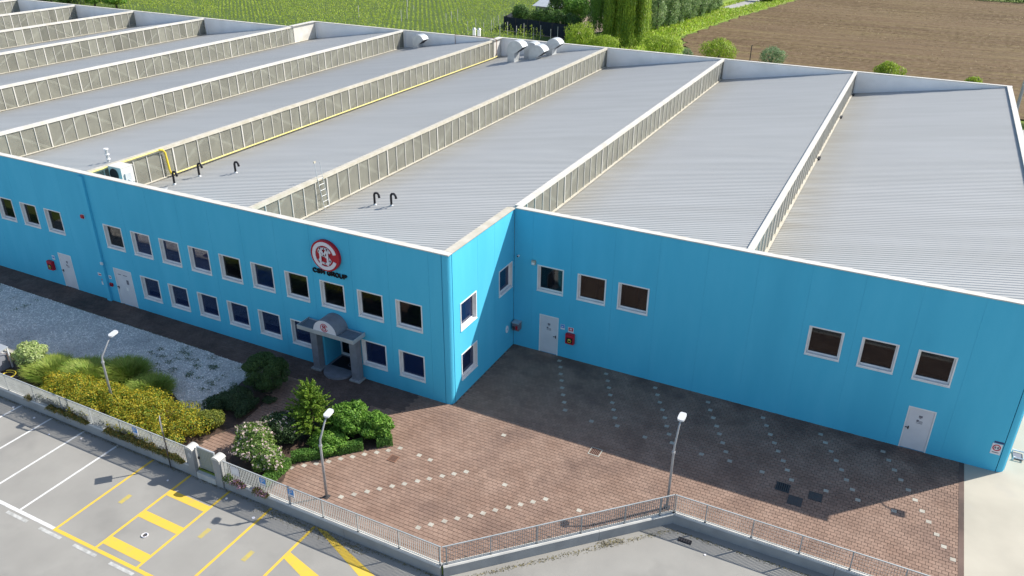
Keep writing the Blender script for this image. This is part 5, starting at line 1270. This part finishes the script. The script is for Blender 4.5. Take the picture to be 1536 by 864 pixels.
# garden plot: netting fence, hedge, shed, hut
t = thing('netting_fence', 'dark green netting fence in front of the garden hedge', 'fence', (-46, 94.4, 0))
pts = [(-0.0, 0), (14.2, -3.4), (15.2, 2.5)]
mb = MB()
for (xa, ya), (xb, yb_) in zip([(-1.8, 9.0), (0, 0), (14.2, -3.2)][:-1], [(-1.8, 9.0), (0, 0), (14.2, -3.2)][1:]):
    d = Vector((xb - xa, yb_ - ya)).normalized(); n_ = Vector((-d.y, d.x)) * .02
    mb.prism([(xa - n_.x, ya - n_.y, .05), (xb - n_.x, yb_ - n_.y, .05), (xb + n_.x, yb_ + n_.y, .05), (xa + n_.x, ya + n_.y, .05)], (0, 0, 2.05))
mb.build('netting', M['netting'], t)
for f in np.linspace(0, 1, 7): mb = MB(); mb.tube([(14.2 * f, -3.2 * f - .05, 0), (14.2 * f, -3.2 * f - .05, 2.2)], .05, 5); mb.build('post', M['dark'], t)
lobh = []
for k in range(34):
    f = rng.random(); h = rng.uniform(2.0, 2.9) * (1.0 if f < .75 else .8); lobh.append((-45.4 + 12.6 * f, 95.6 - 3.0 * f + rng.uniform(0, 1.6), h, rng.uniform(.8, 1.3), rng.uniform(.8, 1.2), rng.uniform(.8, 1.35)))
bank('garden_hedge', 'big dark unclipped hedge behind the netting fence', 'hedge', lobh, 20000, .15, Lf['treed'], (-40, 95))
t = thing('garden_shed', 'garden shed with pale grey sheet roof beyond the hedge', 'shed', (-44.0, 110, 0))
mb = MB(); mb.box(-2.8, 2.6, -2.0, 2.6, 0, 2.1); mb.build('wall', M['portal'], t)
mb = MB(); mb.add([(-3.2, -2.6, 2.25), (3.2, -2.6, 2.15), (3.0, .4, 3.0), (-3.0, .4, 3.0), (-3.0, 3.2, 2.3), (3.2, 3.2, 2.3), (-3.2, -2.6, 2.18), (3.2, -2.6, 2.08), (3.0, .4, 2.93), (-3.0, .4, 2.93), (-3.0, 3.2, 2.23), (3.2, 3.2, 2.23)], [(0, 1, 2, 3), (3, 2, 5, 4), (6, 9, 8, 7), (9, 10, 11, 8), (0, 6, 7, 1), (4, 5, 11, 10), (0, 3, 9, 6), (3, 4, 10, 9), (1, 7, 8, 2), (2, 8, 11, 5)]); mb.build('roof', M['galv'], t)
mb = MB(); mb.box(-.5, .5, -2.05, -2.0, 0, 1.9); mb.build('door', M['dark'], t)
t = thing('garden_hut', 'small dark hut with brown roof between trees in the garden plot', 'hut', (-39.3, 122, 0))
mb = MB(); mb.box(-1.2, 1.2, -1, 1, 0, 1.8); mb.build('wall', M['rust'], t)
mb = MB(); mb.prism([(-1.5, -1.3, 1.8), (1.5, -1.3, 1.8), (0, -1.3, 2.7)], (0, 2.6, 0)); mb.build('roof', M['print'], t)
mb = MB(); mb.box(-.35, .35, -1.05, -1.0, 0, 1.6); mb.build('door', M['dark'], t)
# far left trees and the hedge on the far side of the field
fl = [(-128, 77, 3.5, 3.2, 'treed'), (-133.5, 75.5, 4.2, 3.4, 'treed'), (-139, 73, 4.5, 3.6, 'treed'), (-145, 70, 4.5, 3.6, 'treed'), (-124, 79.5, 3.6, 2.6, 'laurel'), (-119.5, 80.5, 3.0, 2.4, 'laurel'), (-131, 83, 5, 3.5, 'laurel'), (-137, 80, 5.5, 3.5, 'treed'), (-143.5, 78.5, 6, 4, 'treed')]
fd = ['dark bush beyond the roof, second group from the top left corner', 'dark tree crown beyond the far left bays', 'dark tree left of the others over the far bays', 'leftmost dark tree top in the top left corner', 'bright green bush at the vineyard edge, left', 'bright green bush where the vineyard rows begin', 'bright tree behind the far left bushes', 'dark tree behind the far left bushes', 'tall dark tree behind the far left corner bushes']
for (x, y, h, r, m), l in zip(fl, fd): tree(x, y, h, r, l, m, 5000, 'trees beyond the far left bays')
lobh = [(x, 179.5 + rng.uniform(-.6, .6), 1.3, 2.2, 1.2, rng.uniform(1.2, 1.9)) for x in np.arange(16, 75, 1.7)]
bank('field_hedge', 'dark hedge line along the far side of the ploughed field', 'hedge', lobh, 12000, .22, Lf['treed'], (30, 180))
shrub('roadside_bush', 'dark bush by the gravel track at the top edge of the field', 'bush', (-15.8, 152.5, 1.0), (3.0, 1.6, 1.3), 5000, .16, Lf['treed'], k=14)
t = thing('utility_pole', 'grey concrete utility pole beside the field at the right edge', 'pole', (25.15, 67.2, 0))
mb = MB(); mb.tube([(0, 0, 0), (0, 0, 4.9)], [.20, .12], 10); mb.build('shaft', M['concrete'], t)
mb = MB(); mb.tube([(0, 0, 4.1), (0, 0, 4.25)], .16, 10); mb.build('band', M['lamp'], t)
t = thing('field_post', 'thin dark post standing at the edge of the brown field', 'post', (-3.7, 80, 0))
mb = MB(); mb.tube([(0, 0, 0), (0, 0, 3.4)], .06, 6); mb.build('shaft', M['dark'], t); mb = MB(); mb.tube([(0, 0, 3.4), (.12, 0, 3.45)], .05, 5); mb.build('cap', M['dark'], t)
# verge grass blades and field stubble
n = 16000; Y = rng.uniform(74, 160, n); l_ = np.interp(Y, [74, 91.6, 102.5, 128, 159], [-9.5, -15.3, -19, -16, -10.6]); X = l_ - rng.uniform(0, 1, n) ** .8 * np.interp(Y, [74, 90, 105, 160], [16, 15, 8, 9])
tr = np.abs(X - np.interp(Y, [105, 139, 156], [-21.5, -20, -17.2])) < np.where(Y > 138, 1.4, 0); X, Y = X[~tr], Y[~tr]
P = np.stack([X, Y, rng.uniform(.02, .3, len(X))], 1); o = link('verge_grass', leafmesh('verge_grass', P, np.tile([0, -.5, .6], (len(P), 1)), .2, .4, axis=[0, 0, 1.0]), Lf['vgrass']); tag(o, 'tall bright grass on the verge beside the brown field', 'grass', kind='stuff')
n = 14000; Y = 71 + 105 * rng.random(n) ** .8; X = rng.uniform(-18, 60, n); l_ = np.interp(Y, [70, 91.6, 102.5, 128, 159, 190], [-9, -15.0, -18.6, -15.6, -10.2, -4.6])
k = (X > l_ + .3); dens = np.sin(Y * 1.1 + np.sin(X * .08) * 2) + np.sin(X * .3 + Y * .2) + np.sin(Y * .27); k &= dens > -.3; X, Y = X[k], Y[k]
P = np.stack([X, Y, np.full(len(X), .08)], 1); o = link('field_stubble', leafmesh('field_stubble', P, np.tile([0, 0, 1.0], (len(P), 1)), .09, .35, axis=[1.0, 0, 0.2]), Lf['stubble']); tag(o, 'straw coloured stubble scattered over the ploughed field', 'stubble', kind='stuff')
